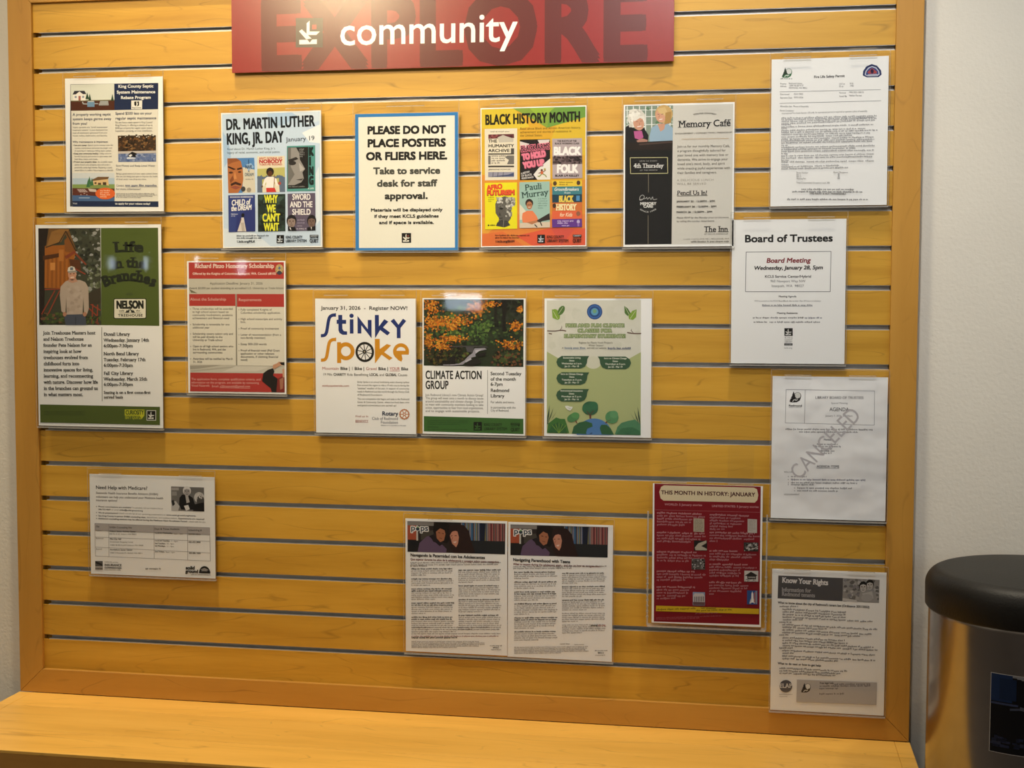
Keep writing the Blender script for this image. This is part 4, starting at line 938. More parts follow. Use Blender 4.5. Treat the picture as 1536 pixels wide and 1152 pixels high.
p.part('footer_band', 'green footer').poly([(55, 1002), (681, 1014), (681, 1108), (57, 1096)], '4c5a26').g(76, 1042, 302, 1058, 3, 4, '35401c', 3, last=.95).rect(498, 1028, 600, 1060, 'b4b62c').poly([(560, 1060), (600, 1060), (585, 1078), (575, 1078), (575, 1060)], 'b4b62c').t('CURIOSITY', 503, 1054, 597, 22, '3c4a1c', bold=.03).t("ISN'T QUIET", 500, 1077, 578, 15, '8f962a', bold=.04).rect(612, 1032, 661, 1085, 'd0d0c8').mark(615, 1035, 658, 1082, '16160f', 'd8d8d0', None)
p.flush()
# --- scholarship flyer
p = Page('flyer', 0.4541, 1.2597, -0.013, 0.2157, 0.2765, LET(0), [(28, 85), (783, 85), (790, 1105), (38, 1098)])
tag(p.root, 'red and cream scholarship flyer with two text columns and a graduate in a black gown', 'flyer')
p.part('background_photograph').poly([(41, 95), (772, 95), (778, 1090), (52, 1088)], 'b9b5a8').poly([(46, 300), (110, 332), (60, 328)], '6a6650').poly([(50, 890), (300, 884), (120, 912), (52, 918)], '9a968a').poly([(52, 925), (400, 892), (420, 900), (60, 938)], 'a8a498').poly([(420, 884), (700, 884), (560, 930), (300, 935)], 'c6c2b6')
p.part('header_band', 'red header').poly([(41, 95), (772, 95), (773, 222), (43, 220)], 'a83832').t('Richard Pizzo Honorary Scholarship', 88, 138, 698, 31, 'e0d4c8', bold=.016, serif=.03).t('Offered by the Knights of Columbus Redmond, WA. Council #8102', 72, 190, 712, 17, 'dcc8bc', bold=.02)
p.part('crest').ell(738, 150, 31, 40, 'b09a68').poly([(715, 160), (762, 160), (758, 182), (738, 194), (718, 182)], '3a3c4a').line([(718, 120), (758, 170)], 6, 'c8b078').line([(758, 120), (718, 170)], 6, 'c8b078').ell(738, 140, 9, 12, '5a6a8a')
p.part('deadline_text').t('Application Deadline: January 31, 2026', 205, 265, 610, 18, '4a4a48').t('Award: $3,000 per student attending an accredited U.S. University or Trade School', 46, 300, 770, 15, '55544f', bold=.008)
p.part('column_heading', 'red column heading').poly([(45, 338), (400, 338), (402, 430), (47, 430)], 'a83832').t('About the Scholarship', 53, 388, 330, 21, 'c9a49a', bold=.01)
p.part('column_heading', 'red column heading').poly([(412, 338), (773, 338), (774, 437), (413, 435)], 'a83832').t('Requirements', 425, 392, 602, 21, 'c9a49a', bold=.01)
p.part('column', 'cream text column').poly([(47, 430), (402, 430), (404, 884), (52, 880)], 'd2cec0')
L1 = ['Three scholarships will be awarded', 'to high school seniors based on', 'community involvement, academic', 'achievement and financial need', '', 'Scholarship is renewable for one', 'additional year', '', 'Scholarship covers tuition only and', 'will be paid directly to the', 'University or Trade school', '', 'Open to all high school seniors who', 'live in Redmond, WA, and the', 'surrounding communities', '', 'Awardees will be notified by March', '31, 2026']
for i, s_ in enumerate(L1):
    if s_:
        nat = {0: 382, 1: 350, 2: 382, 3: 354, 5: 357, 6: 202, 8: 383, 9: 302, 10: 302, 12: 386, 13: 328, 14: 302, 16: 382, 17: 146}[i]
        p.t(s_, 70 + i * .3, 459 + i * 24, nat, 16, '4a4946', bold=.01)
for i in (0, 5, 8, 12, 16): p.ell(57, 453 + i * 24, 3, 3, '4a4946')
p.part('column', 'cream text column').poly([(413, 436), (774, 437), (776, 890), (416, 884)], 'd2cec0')
L2 = [('Fully completed Knights of', 680, 465), ('Columbus scholarship application.', 748, 489), ('High school transcripts and activity', 760, 537), ('form.', 482, 560), ('Proof of community involvement', 735, 610), ('Letter of recommendation (from a', 752, 657), ('non-family member)', 632, 681), ('Essay 500-250 words', 642, 729), ('Proof of financial need (Pell Grant', 742, 778), ('application or other relevant', 700, 802), ('documents, if claiming financial', 730, 826), ('need)', 496, 850)]
for s_, x1, y in L2: p.t(s_, 441, y, x1, 16, '4a4946', bold=.01)
for y in (459, 531, 604, 651, 723, 772): p.ell(429, y, 3, 3, '4a4946')
p.line([(407, 338), (411, 884)], 5, '7d776a')
p.part('footer_band', 'red footer').poly([(54, 942), (777, 946), (778, 1090), (52, 1086)], 'a83832').t('The application form, complete qualification criteria, and', 62, 1000, 595, 17, 'd4a89e').t('information on the program, are available by contacting', 62, 1026, 582, 17, 'd4a89e').t('Vinod Nazareth.', 62, 1050, 208, 17, 'd4a89e').t('Email: v20nazareth@gmail.com', 220, 1054, 515, 17, 'd4a89e').line([(280, 1058), (515, 1060)], 2, 'd4a89e')
p.part('graduate_picture', 'graduate in a black gown').poly([(605, 1005), (615, 945), (650, 918), (690, 905), (700, 930), (690, 960), (725, 985), (730, 1060), (715, 1090), (680, 1090), (672, 1060), (640, 1035)], '1e1a18').poly([(725, 985), (777, 960), (778, 1090), (715, 1090)], '7a2c26').poly([(688, 906), (690, 880), (720, 868), (735, 855), (760, 858), (772, 880), (740, 888), (700, 912)], 'b88a6c').poly([(738, 862), (776, 858), (777, 885), (756, 880)], '1e1a18').poly([(740, 990), (770, 975), (765, 1060), (745, 1070)], 'a06c54').poly([(760, 915), (777, 905), (777, 975), (765, 975)], 'c0957a')
p.flush()

# --- bicycle ride flyer with big display lettering
p = Page('flyer', 0.7329, 1.1821, -0.013, 0.2132, 0.2774, LET(0.15), [(42, 90), (797, 88), (795, 1105), (45, 1098)])
tag(p.root, 'white bike ride flyer with big navy and orange lettering and a black wheel', 'flyer')
NV, OR = '20306a', 'c8881e'
p.part('date_line').t('January 31, 2026  -  Register NOW!', 88, 174, 737, 27, '33332f', bold=.022)
p.part('display_title', 'navy display lettering')
def S_(y, c):
    p.curve([(86, y + 172), (112, y + 168), (126, y + 148), (134, y + 110), (142, y + 62), (152, y + 32), (172, y + 18), (197, y + 16)], 24, c, 10)
    p.poly([(84, y + 160), (96, y + 160), (96, y + 184), (84, y + 184)], c).poly([(190, y + 3), (199, y + 1), (199, y + 29), (190, y + 29)], c)
S_(198, NV)
p.poly([(216, 213), (246, 213), (246, 250), (275, 250), (275, 280), (246, 280), (247, 320), (258, 335), (282, 337), (282, 362), (248, 362), (226, 350), (217, 330), (217, 280), (204, 280), (204, 250), (216, 250)], NV)
p.ell(316, 219, 16, 16, NV).rect(303, 246, 330, 353, NV)
p.poly([(361, 220), (438, 320), (438, 250), (466, 250), (466, 388), (389, 290), (389, 352), (361, 352)], NV)
p.poly([(491, 212), (521, 212), (521, 298), (562, 244), (592, 262), (552, 305), (605, 345), (584, 366), (530, 325), (492, 388)], NV)
p.poly([(609, 258), (634, 240), (668, 285), (702, 240), (726, 256), (683, 310), (683, 386), (655, 386), (655, 310)], NV)
p.part('display_title', 'orange display lettering'); S_(382, OR)
p.poly([(206, 418), (236, 418), (236, 575), (206, 575)], OR).ell(272, 486, 66, 68, OR).ell(272, 486, 36, 37, 'e6e5e3')
p.poly([(490, 392), (527, 392), (527, 468), (580, 430), (612, 440), (560, 492), (622, 535), (598, 552), (540, 510), (490, 578)], OR)
p.ell(686, 486, 60, 62, OR).ell(686, 480, 34, 28, 'e6e5e3').poly([(626, 480), (744, 480), (744, 508), (650, 508)], OR).poly([(690, 509), (760, 509), (760, 560), (700, 560)], 'e6e5e3').poly([(650, 505), (690, 505), (694, 532), (690, 562), (660, 548)], OR)
p.part('wheel_picture', 'black spoked wheel').ell(414, 491, 70, 76, '1e1c18').ell(414, 491, 53, 58, 'e4e3e0')
for i in range(10):
    a = PI * 2 * i / 10 + .2; p.line([(414, 491), (414 + 55 * math.cos(a), 491 + 60 * math.sin(a))], 6, '1e1c18')
p.ell(412, 489, 14, 15, '1e1c18').ell(412, 489, 5, 5, 'a89c80')
p.part('body_text')
for s_, x0, x1, c, b in (('Mountain', 92, 219, 'a85c50', 0), ('Bike |', 229, 302, '33332f', .022), ('E', 316, 326, '8a8880', 0), ('Bike |', 336, 411, '33332f', .022), ('Gravel', 422, 504, 'a85c50', 0), ('Bike |', 514, 590, '33332f', .022), ('YOUR', 600, 676, 'b04a44', 0), ('Bike', 686, 739, '33332f', .022)): p.t(s_, x0, 626, x1, 22, c, bold=b)
p.line([(600, 632), (676, 633)], 2.5, 'b04a44')
for s_, x0, x1, b in (('19 Mile', 97, 170, 0), ('CHARITY', 178, 271, .024), ('Ride Benefitting', 279, 440, 0), ('LOCAL', 448, 516, .024), ('and', 523, 560, 0), ('GLOBAL', 568, 653, .024), ('Causes', 661, 733, 0)): p.t(s_, x0, 670, x1, 19, '55554f' if not b else '3c3c38', bold=b)
p.t('stinkyspokeride.com', 92, 752, 296, 14, 'a8645c', bold=.01)
p.lines(['Stinky Spoke is an annual fundraising event drawing cyclists', 'from around the region to ride a 19 mile course during the', '"stinkiest" weather of the year, in support of community', 'needs in Redmond and the world through the Rotary Club', 'of Redmond Foundation.'], 356, 746, 722, 24, 13, '55554f')
p.lines(['This non-competitive ride begins and ends at the Redmond', 'Senior & Community Center, where hot food, beer, wine', 'and good conversation are served up!'], 357, 747, 849, 24, 13, '55554f')
p.t('Find us in', 341, 980, 438, 14, 'a8645c', italic=.1).t('BENEVITY', 341, 1015, 438, 14, 'a8645c', bold=.008).line([(341, 1019), (438, 1019)], 2, 'a8645c')
p.part('logo', 'navy club lettering with orange gear wheel').t('Rotary', 541, 966, 662, 30, '343c50', bold=.026).t('Club of Redmond', 465, 999, 662, 21, '6a6e7c').t('Foundation', 531, 1027, 662, 21, '6a6e7c').g(534, 1044, 724, 1044, 1, 6, '8a8c96', 2, rag=0)
p.ell(709, 956, 37, 38, 'b87850').ell(709, 956, 29, 30, 'e4e3e0')
for i in range(6):
    a = PI * i / 3; p.line([(709, 956), (709 + 30 * math.cos(a), 956 + 31 * math.sin(a))], 6, 'b87850')
p.ell(709, 956, 12, 12, 'b87850').ell(709, 956, 6, 6, 'e4e3e0')
for i in range(16):
    a = PI * i / 8; p.ell(709 + 37 * math.cos(a), 956 + 38 * math.sin(a), 3.5, 3.5, 'b87850', n=6)
p.flush()

# --- autumn stream poster
p = Page('poster', 0.9595, 1.1837, -0.013, 0.2128, 0.2768, LET(0), [(28, 82), (790, 88), (780, 1092), (28, 1085)])
tag(p.root, 'climate group poster with an autumn woodland stream photograph and dark green footer', 'poster')
p.part('photograph', 'photograph of a stream under orange autumn leaves').poly([(38, 92), (776, 96), (770, 592), (38, 584)], '27301f')
p.blobs(40, 96, 772, 430, 330, 8, 24, ['2a3820', '1d2818', '3a4a26', '4a5a2c', '161d14', '34462a', '222c1c'], 3)
p.blobs(110, 200, 340, 400, 110, 7, 18, ['5a7030', '48602c', '6a8038', '3c5228'], 14, (39, 97, 770, 586)).blobs(370, 220, 560, 400, 110, 6, 16, ['3f5a2a', '4c6830', '2e4422', '5c7436'], 15, (39, 97, 770, 586))
p.blobs(560, 96, 774, 300, 130, 7, 22, ['14170f', '1d2118', '262b1e', '30342a'], 16).poly([(610, 96), (660, 96), (640, 250), (650, 330), (618, 330), (620, 200)], '161410').poly([(560, 96), (585, 96), (575, 260), (560, 260)], '1c1a14')
p.blobs(400, 330, 700, 440, 80, 6, 15, ['364a28', '24331e', '1b2518'], 17)
for (x0, y0, x1, y1, n, sd) in ((40, 200, 160, 330, 120, 1), (120, 220, 230, 300, 70, 2), (225, 220, 385, 290, 110, 3), (205, 280, 300, 330, 50, 4), (150, 360, 345, 410, 120, 5), (110, 395, 240, 470, 90, 6), (40, 340, 110, 470, 90, 7), (365, 105, 500, 215, 150, 8), (440, 96, 580, 150, 60, 9), (665, 262, 772, 318, 70, 10), (620, 395, 771, 462, 120, 11), (735, 140, 773, 195, 30, 12), (40, 96, 160, 200, 90, 13)):
    p.blobs(x0, y0, x1, y1, int(n * 1.3), 4, 10, ['b9781e', 'd08a24', '94541a', 'c46a1c', '7a4418', 'd49a38', 'a85e18'], sd + 40, (39, 97, 770, 584))
p.blobs(40, 470, 230, 582, 120, 6, 15, ['4a3c20', '2c2a1a', '5a4a24', '38421f', '1c1a14'], 60, (39, 97, 770, 582)).blobs(230, 440, 370, 570, 90, 6, 15, ['3a4424', '2a2c1c', '56602e', '4a3c24', '1c1c16'], 61, (39, 97, 770, 582)).blobs(560, 460, 770, 590, 150, 6, 16, ['3c4a26', '5a3a28', '2c3420', '6a4428', '222418', '48562c'], 62, (39, 97, 770, 586))
p.poly([(225, 440), (360, 436), (500, 438), (520, 450), (360, 446), (230, 446)], '403e40').poly([(350, 445), (410, 448), (405, 490), (360, 480)], '4a484a').poly([(415, 455), (490, 452), (505, 462), (440, 478), (420, 500), (425, 515), (390, 525), (370, 545), (345, 560), (330, 575), (250, 582), (180, 580), (190, 572), (300, 568), (340, 545), (360, 522), (380, 505), (400, 490)], '8f8c94')
p.poly([(420, 470), (470, 462), (450, 475), (425, 492)], 'b4b2ba').poly([(345, 548), (385, 525), (395, 535), (350, 560)], 'aaa8b0').poly([(425, 500), (500, 480), (495, 510), (440, 520)], '1e1c1a').poly([(230, 520), (275, 510), (275, 540), (235, 545)], '1e1c1a').poly([(170, 548), (270, 540), (275, 572), (190, 575)], '1a1816').poly([(370, 548), (430, 520), (470, 560), (400, 585), (340, 584)], '211f1c').line([(215, 445), (230, 580)], 3, '1e1c18')
p.lay = 0.00008
p.part('headline').t('CLIMATE ACTION', 50, 681, 467, 59, '262622', bold=.02, track=.02).t('GROUP', 50, 755, 220, 59, '262622', bold=.02, track=.02)
p.part('body_text').lines(["Join Redmond Library's new Climate Action Group!", 'This group will meet once a month to discuss issues', 'around sustainability and climate change. Drop-in', 'to meet with community members looking to take', 'action, opportunities to hear from local organizations,', 'and to engage with sustainable projects.'], 50, 478, 808, 23.5, 17, '4a4a44')
p.line([(509, 615), (507, 936)], 3, '6a6a62')
p.part('schedule')
for s_, x1, y, h, b in (('Second Tuesday', 755, 652, 24, .022), ('of the month', 716, 692, 24, .022), ('6-7pm', 620, 730, 24, .022), ('Redmond', 667, 775, 24, .022), ('Library', 630, 815, 24, .022), ('For adults and teens.', 706, 857, 16, 0), ('In partnership with the', 713, 896, 16, 0), ('City of Redmond.', 665, 918, 16, 0)): p.t(s_, 530, y, x1, h, '3a3a34', bold=b)
p.part('footer_band', 'green footer').poly([(38, 956), (768, 969), (768, 1080), (38, 1068)], '39602c').g(65, 992, 370, 1018, 3, 6, '22401c', 2, last=.8).t('NEED HELP? kcls.org', 65, 1040, 145, 9, '1c3616', bold=.02).g(65, 1056, 370, 1056, 1, 6, '22401c', 5)
p.part('logo').mark(405, 995, 466, 1058, '12160f', '39602c', None).t('KING COUNTY', 480, 1025, 612, 21, '182c12', bold=.02).t('LIBRARY SYSTEM', 480, 1055, 650, 21, '182c12', bold=.02)
p.part('badge').poly([(676, 1000), (742, 1001), (742, 1018), (735, 1028), (728, 1018), (676, 1017)], '182c12').t('CURIOSITY', 681, 1013, 738, 9, '39602c', bold=.02).t("ISN'T", 676, 1030, 718, 8, '182c12').t('QUIET', 676, 1060, 742, 24, '182c12', bold=.03)
p.flush()

# --- children's climate class flyer
p = Page('flyer', 1.2118, 1.1841, -0.013, 0.2145, 0.2765, LET(0.1), [(35, 85), (828, 88), (812, 1108), (30, 1102)])
tag(p.root, 'pale green illustrated flyer with leaves, trees and a globe for climate classes', 'flyer')
p.part('background').poly([(52, 100), (748, 100), (738, 1090), (50, 1084)], 'cbcabc').poly([(52, 480), (130, 525), (390, 590), (640, 540), (745, 482), (738, 1090), (50, 1084)], 'a4ac78').ell(395, 560, 58, 46, 'c6c6b2').blobs(60, 120, 740, 480, 30, 30, 60, ['c8c7b9', 'cdccbf', 'c5c5b6'], 3)
p.part('leaf_picture', 'green leaves').ell(122, 205, 26, 42, '7a9a3c', rot=-22).ell(160, 175, 22, 38, '4f7038', rot=30).poly([(90, 168), (110, 168), (150, 235), (128, 245), (95, 230)], '7a9a3c').poly([(178, 140), (178, 175), (152, 205), (135, 190), (142, 160)], '4f7038').line([(100, 180), (132, 238)], 3, 'c6c8a8').line([(172, 150), (140, 200)], 3, 'c6c8a8')
p.part('leaf_picture', 'green leaves').poly([(625, 142), (650, 160), (672, 195), (650, 218), (628, 195)], '4f7038').poly([(716, 168), (712, 225), (688, 246), (660, 240), (655, 215), (685, 178)], '7a9a3c').line([(632, 150), (660, 205)], 3, 'c6c8a8').line([(708, 178), (668, 236)], 3, 'c6c8a8')
p.part('emblem', 'round blue emblem').ell(407, 185, 57, 57, '27477c').ell(407, 185, 50, 50, '3a62a0').ell(407, 185, 40, 40, '27477c').ell(407, 185, 27, 27, '5a94b8').poly([(392, 172), (412, 165), (424, 182), (410, 198), (395, 192)], '6a9a78')
p.part('headline', 'outlined green block letters')
for s_, x0, x1, y in (('FREE AND FUN CLIMATE', 192, 624, 298), ('CLASSES FOR', 281, 533, 336), ('ELEMENTARY STUDENTS!', 180, 634, 376)): p.t(s_, x0, y, x1, 23, '55703c', bold=.12).t(s_, x0, y, x1, 23, 'b4bc92', bold=.012)
p.part('branch_picture').curve([(56, 326), (110, 328), (160, 322), (196, 328)], 7, '5a3c34').line([(150, 322), (165, 300)], 4, '5a3c34').line([(165, 300), (162, 290)], 3, '5a3c34').line([(66, 345), (90, 350)], 7, '5a3c34'); p.part('branch_picture').curve([(645, 338), (690, 345), (748, 345)], 7, '5a3c34').line([(690, 340), (672, 322)], 4, '5a3c34').line([(676, 325), (678, 312)], 3, '5a3c34')
p.part('body_text').t('Register for Plastic Youth Project\'s', 288, 420, 538, 14, '4a4c40').t('Winter Session!', 360, 440, 472, 14, '4a4c40').t('at', 164, 457, 176, 12, '4a4c40').g(184, 458, 342, 458, 1, 9, '6a7a90', 2, rag=0).line([(184, 462), (342, 462)], 2, '7a8aa0').t('and visit our website:', 350, 459, 495, 14, '4a4c40').g(503, 459, 672, 459, 1, 9, '4a5470', 3, rag=0).line([(503, 462), (672, 462)], 2, '5a6480')
for x0, x1, y0, y1, fl, rows in ((122, 352, 512, 604, 0, ('Sustainable Living', 'Dates:', 'Wednesdays at 5 p.m.', 'Jan 21 - Mar 18')), (442, 673, 515, 608, 1, ('Intro to Climate Change', 'Dates:', 'Thursdays at 5 p.m.', 'Jan 22 - Mar 19')), (122, 352, 632, 724, 0, ('Intro to Climate Change', 'Dates:', 'Tuesdays at 5 p.m.', 'Jan 20 - Mar 17')), (120, 350, 755, 848, 0, ('Environmental Innovations', 'Dates:', 'Mondays at 5 p.m.', 'Jan 26 - Mar 16'))):
    p.part('class_label', 'dark green label with white class dates')
    q = [(x0 + 40, y0), (x1 + 14, y0), (x1, y0 + 22), (x1 - 4, y1 - 40), (x1 - 20, y1 - 12), (x1 - 50, y1), (x0 + 40, y1), (x0 + 12, y1 - 18), (x0, y1 - 46), (x0 + 10, y0 + 20)]
    if fl: q = [(x0 + x1 - a, b) for a, b in q]
    p.poly(q, '35533c')
    cx = (x0 + x1) / 2
    for i, s_ in enumerate(rows):
        w = (130, 40, 150, 105)[i] if len(rows[i]) < 20 or i else 165
        p.t(s_, cx - w / 2, y0 + 19 + i * 21, cx + w / 2, 12, 'd6d8c8', bold=.016)
for bx, by, sg in ((52, 1030, 1), (738, 1040, -1)):
    p.part('palm_picture', 'dark palm fronds')
    for i, (dx, dy) in enumerate(((20, -160), (48, -135), (78, -118), (88, -60), (80, -20), (70, 15))):
        p.poly([(bx, by - i * 6), (bx + sg * (dx * .5 + 6), by + dy * .5 - 6), (bx + sg * dx, by + dy), (bx + sg * (dx * .5 - 6), by + dy * .5 + 8)], '1f3a34')
p.part('bush_picture', 'dark green bush').poly([(52, 1075), (62, 1010), (100, 980), (120, 965), (150, 975), (185, 975), (200, 1020), (215, 1078)], '3c6a34').poly([(60, 1078), (90, 1020), (140, 1000), (190, 1040), (200, 1080)], '2f5a34')
for k in range(5): p.line([(140, 1080), (90 + k * 26, 1005 + abs(k - 2) * 8)], 3, '7a9a3c')
p.part('bush_picture', 'gray green bush').poly([(550, 1085), (570, 1030), (600, 1000), (650, 985), (700, 975), (738, 1010), (738, 1088)], '4a7c5a').poly([(560, 1086), (600, 1040), (680, 1030), (735, 1060), (736, 1088)], '3a6a4a')
for k in range(5): p.line([(640, 1085), (580 + k * 32, 1030 + abs(k - 2) * 6)], 3, '2c5a42')
p.part('globe_picture', 'blue and green globe').ell(400, 1090, 130, 120, '4a74a8', a0=180, a1=360).poly([(235, 1082), (250, 1030), (290, 1000), (340, 990), (385, 1005), (388, 1030), (350, 1045), (340, 1075), (345, 1085)], '2f5a3c').poly([(455, 1086), (440, 1040), (452, 1015), (490, 1015), (520, 1040), (545, 1088)], '2f5a3c').poly([(365, 1085), (378, 1072), (388, 1076), (380, 1085)], '2f4a6a')
p.part('tree_picture', 'round green tree').poly([(364, 900), (380, 900), (378, 972), (366, 972)], '6a3c34').ell(371, 895, 58, 50, '2f5c42').ell(345, 900, 33, 30, '356848').ell(395, 878, 34, 32, '356848').line([(372, 950), (345, 915)], 5, '5a342c').line([(372, 940), (398, 912)], 5, '5a342c')
p.part('tree_picture', 'leaning green tree').line([(275, 1008), (262, 985), (240, 970)], 8, '6a3c34').ell(245, 965, 46, 30, '4a7c4c', rot=-25).ell(262, 948, 30, 22, '538a52')
p.part('tree_picture', 'leaning green tree').line([(482, 1004), (510, 975), (530, 950)], 8, '6a3c34').ell(530, 960, 48, 46, '4f8458').ell(545, 940, 30, 28, '5a9062').line([(500, 985), (520, 980)], 4, '6a3c34')
p.part('dove_picture', 'white dove').poly([(185, 880), (205, 878), (222, 884), (243, 886), (238, 900), (225, 914), (205, 908), (192, 895)], 'd4d6ce').poly([(200, 890), (230, 895), (222, 905)], 'b4b8ac')
p.flush()

# --- cancelled agenda
p = Page('agenda_sheet', 1.6642, 1.0329, -0.013, 0.2182, 0.2788, LET(0.03), [(40, 45), (872, 52), (857, 1085), (32, 1068)], M['crumpled'])
tag(p.root, 'wrinkled white agenda sheet with gray CANCELED stamped diagonally', 'agenda')
p.part('agenda_box').line([(138, 142), (776, 150), (774, 396), (134, 383), (138, 142)], 3, '7c7b80').line([(276, 144), (272, 386)], 3, '7c7b80')
p.part('emblem', 'black tree emblem'); tree_mark(p, 160, 155, 90, 82, '1e1c1e', '262426'); p.t('Redmond', 158, 265, 254, 14, '2c2a2c', bold=.03).g(160, 274, 252, 274, 1, 4, '6a686c', 2, rag=0)
p.part('headline').t('LIBRARY BOARD OF TRUSTEES', 349, 208, 697, 18, '55545a', bold=.006).t('Special Meeting', 464, 244, 582, 12, '6a696e').t('AGENDA', 452, 296, 592, 25, '4a494e', bold=.008).t('January 7, 2026, 5-6:00pm', 424, 336, 618, 12, '6a696e')
p.part('body_text').g(136, 433, 762, 440, 1, 8, '66656a', 2, rag=0).g(234, 452, 660, 456, 1, 8, '66656a', 3, rag=0).t('Members:', 412, 508, 478, 13, '55545a', bold=.016)
for i, w in enumerate((152, 190, 90, 100, 66)): p.g(440 - w / 2, 540 + i * 16, 440 + w / 2, 540 + i * 16, 1, 8, '66656a', i, rag=0)
p.t('AGENDA ITEMS', 362, 704, 524, 17, '4a494e', bold=.016).line([(362, 709), (524, 709)], 2, '5a595e').t('ROLL CALL', 128, 742, 200, 11, '55545a')
for i, (x0, x1, y) in enumerate(((178, 292, 774), (178, 716, 796), (178, 655, 818), (178, 345, 832), (224, 628, 856), (224, 520, 876))): p.ell(x0 - 20, y - 4, 3, 3, '66656a').g(x0, y, x1, y + 4, 1, 8, '66656a' if i != 1 else '5a5c74', i, rag=0)
p.t('ADJOURNMENT', 127, 904, 240, 11, '55545a')
p.part('diagonal_stamp', 'pale gray diagonal word').t('CANCELED', 235, 800, 688, 108, 'b9b5b8', y1=330)
p.flush()

# --- medicare help sheet (landscape)
p = Page('flyer', 0.2609, 0.8358, -0.013, 0.2830, 0.2162, LET(0), [(62, 103), (1232, 125), (1228, 1068), (68, 1040)])
tag(p.root, 'wide white help sheet with table and black and white photograph of two people, lower left', 'flyer')
p.part('headline').t('Need Help with Medicare?', 120, 245, 606, 32, '3a3836', bold=.02, y1=250)
p.part('intro_text').t('Statewide Health Insurance Benefits Advisors (SHIBA)', 120, 291, 705, 20, '55524f', bold=.014, italic=.15, y1=299).t('volunteers can help you understand your Medicare health', 120, 327, 752, 20, '55524f', bold=.014, italic=.15, y1=336).t('insurance options!', 120, 359, 322, 20, '55524f', bold=.014, italic=.15, y1=362)
p.part('bullet_text')
def bt(y, parts_):
    for s_, x0, x1, b in parts_:
        p.t(s_, x0, y + (x0 - 140) * .022, x1, 13, '34322f' if b else '6c6865', bold=.02 if b else 0, y1=y + (x1 - 140) * .022)
bt(416, (('Phone consultations are available!', 142, 455, 1), ('To schedule, call our Helpline line at', 460, 748, 0)))
bt(442, (('206.753.4669', 142, 258, 1), ('or email', 265, 335, 0), ('shiba@solid-ground.org', 342, 560, 1)))
bt(473, (('We do presentations!', 142, 330, 1), ('Check out the list of our upcoming presentations at', 336, 772, 0), ('www.solid-ground.org/events.', 780, 1058, 1)))
bt(502, (('See King County in-person SHIBA counseling sites,', 142, 588, 1), ('dates/times, and numbers below.', 598, 882, 0), ('Appointments are required!', 890, 1134, 1)))
bt(528, (('Additional counseling sessions may be offered during the Medicare Open Enrollment Period', 142, 972, 1), ('- check with the site.', 978, 1146, 0)))
for y in (416, 473, 502, 528): p.ell(126, y - 6, 4, 4, '3c3a38')
p.part('photograph', 'black and white photograph of two people').poly([(828, 214), (1134, 222), (1134, 446), (828, 440)], '6c6a68').rect(832, 225, 900, 250, '9c9a98').rect(835, 262, 880, 300, '8a8886').poly([(905, 320), (930, 290), (985, 290), (1030, 320), (1048, 380), (1040, 430), (920, 430), (900, 380)], '1d1c1c').poly([(960, 300), (985, 300), (1000, 360), (970, 370)], 'a9a6a4').face(975, 262, 62, 78, 'a09c9a', 'd6d4d2', '3a3836').poly([(945, 395), (985, 385), (1000, 425), (965, 440)], 'd0cecc').ell(1088, 315, 47, 50, 'bcbab8').ell(1100, 345, 35, 50, '4a4846').poly([(1040, 380), (1134, 360), (1134, 446), (1030, 444)], '1a1919').poly([(828, 360), (870, 350), (905, 400), (890, 442), (828, 440)], 'b4b2b0').poly([(828, 350), (850, 340), (862, 380), (840, 400)], '2a2928').blobs(1060, 270, 1120, 330, 20, 5, 10, ['cfcdcb', 'a9a7a5'], 4)
p.part('table').poly([(108, 568), (1182, 595), (1182, 660), (108, 632)], 'a9a5a4')
for a, b in (((108, 568), (1182, 595)), ((108, 632), (1182, 660)), ((108, 696), (1182, 722)), ((108, 790), (1182, 830)), ((110, 874), (1184, 905))): p.line([a, b], 3, '84807e')
for a, b in (((108, 568), (112, 875)), ((240, 571), (238, 880)), ((664, 582), (662, 890)), ((976, 590), (974, 898)), ((1182, 595), (1184, 905))): p.line([a, b], 3, '84807e')
for s_, x0, x1, y in (('City', 120, 152, 604), ('SHIBA Counseling Site', 246, 458, 611), ('Days & Times Available', 668, 902, 620), ('Scheduling #', 984, 1108, 628)): p.t(s_, x0, y, x1, 16, '4a4745', bold=.012)
for s_, x0, x1, y, b in (('Auburn', 118, 175, 640, 0), ('Auburn Senior Activity Center', 248, 495, 646, 1), ('808 9th St SE, Auburn, WA 98002', 246, 500, 672, 0), ('1st & 3rd Wednesday,', 670, 838, 656, 1), ('9am - 1pm', 846, 935, 662, 0), ('253.931.3016', 984, 1096, 664, 1), ('Bellevue', 118, 190, 714, 0), ('Mini City Hall', 250, 356, 718, 1), ('Crossroads Shopping Center', 250, 470, 745, 0), ('15600 NE 8th St #H9, Bellevue, WA 98008', 250, 562, 775, 0), ('1st & 3rd Tuesdays,', 670, 812, 728, 1), ('1 - 4pm', 822, 885, 732, 0), ('2nd Tuesdays,', 670, 770, 754, 1), ('10 - 4pm', 780, 848, 756, 0), ('4th Mondays,', 670, 770, 778, 1), ('11 - 4pm', 780, 848, 780, 0), ('425.452.2800', 984, 1096, 738, 1), ('Bothell', 118, 176, 814, 0), ('Northshore Senior Center', 250, 460, 818, 1), ('10201 E Riverside Dr, Bothell, WA 98011', 250, 556, 848, 0), ('2nd Fridays,', 670, 762, 830, 1), ('9am - 1pm', 770, 856, 834, 0), ('425.286.1035', 984, 1096, 840, 1)):
    p.t(s_, x0, y, x1, 13, '33312f' if b else '6c6865', bold=.02 if b else 0)
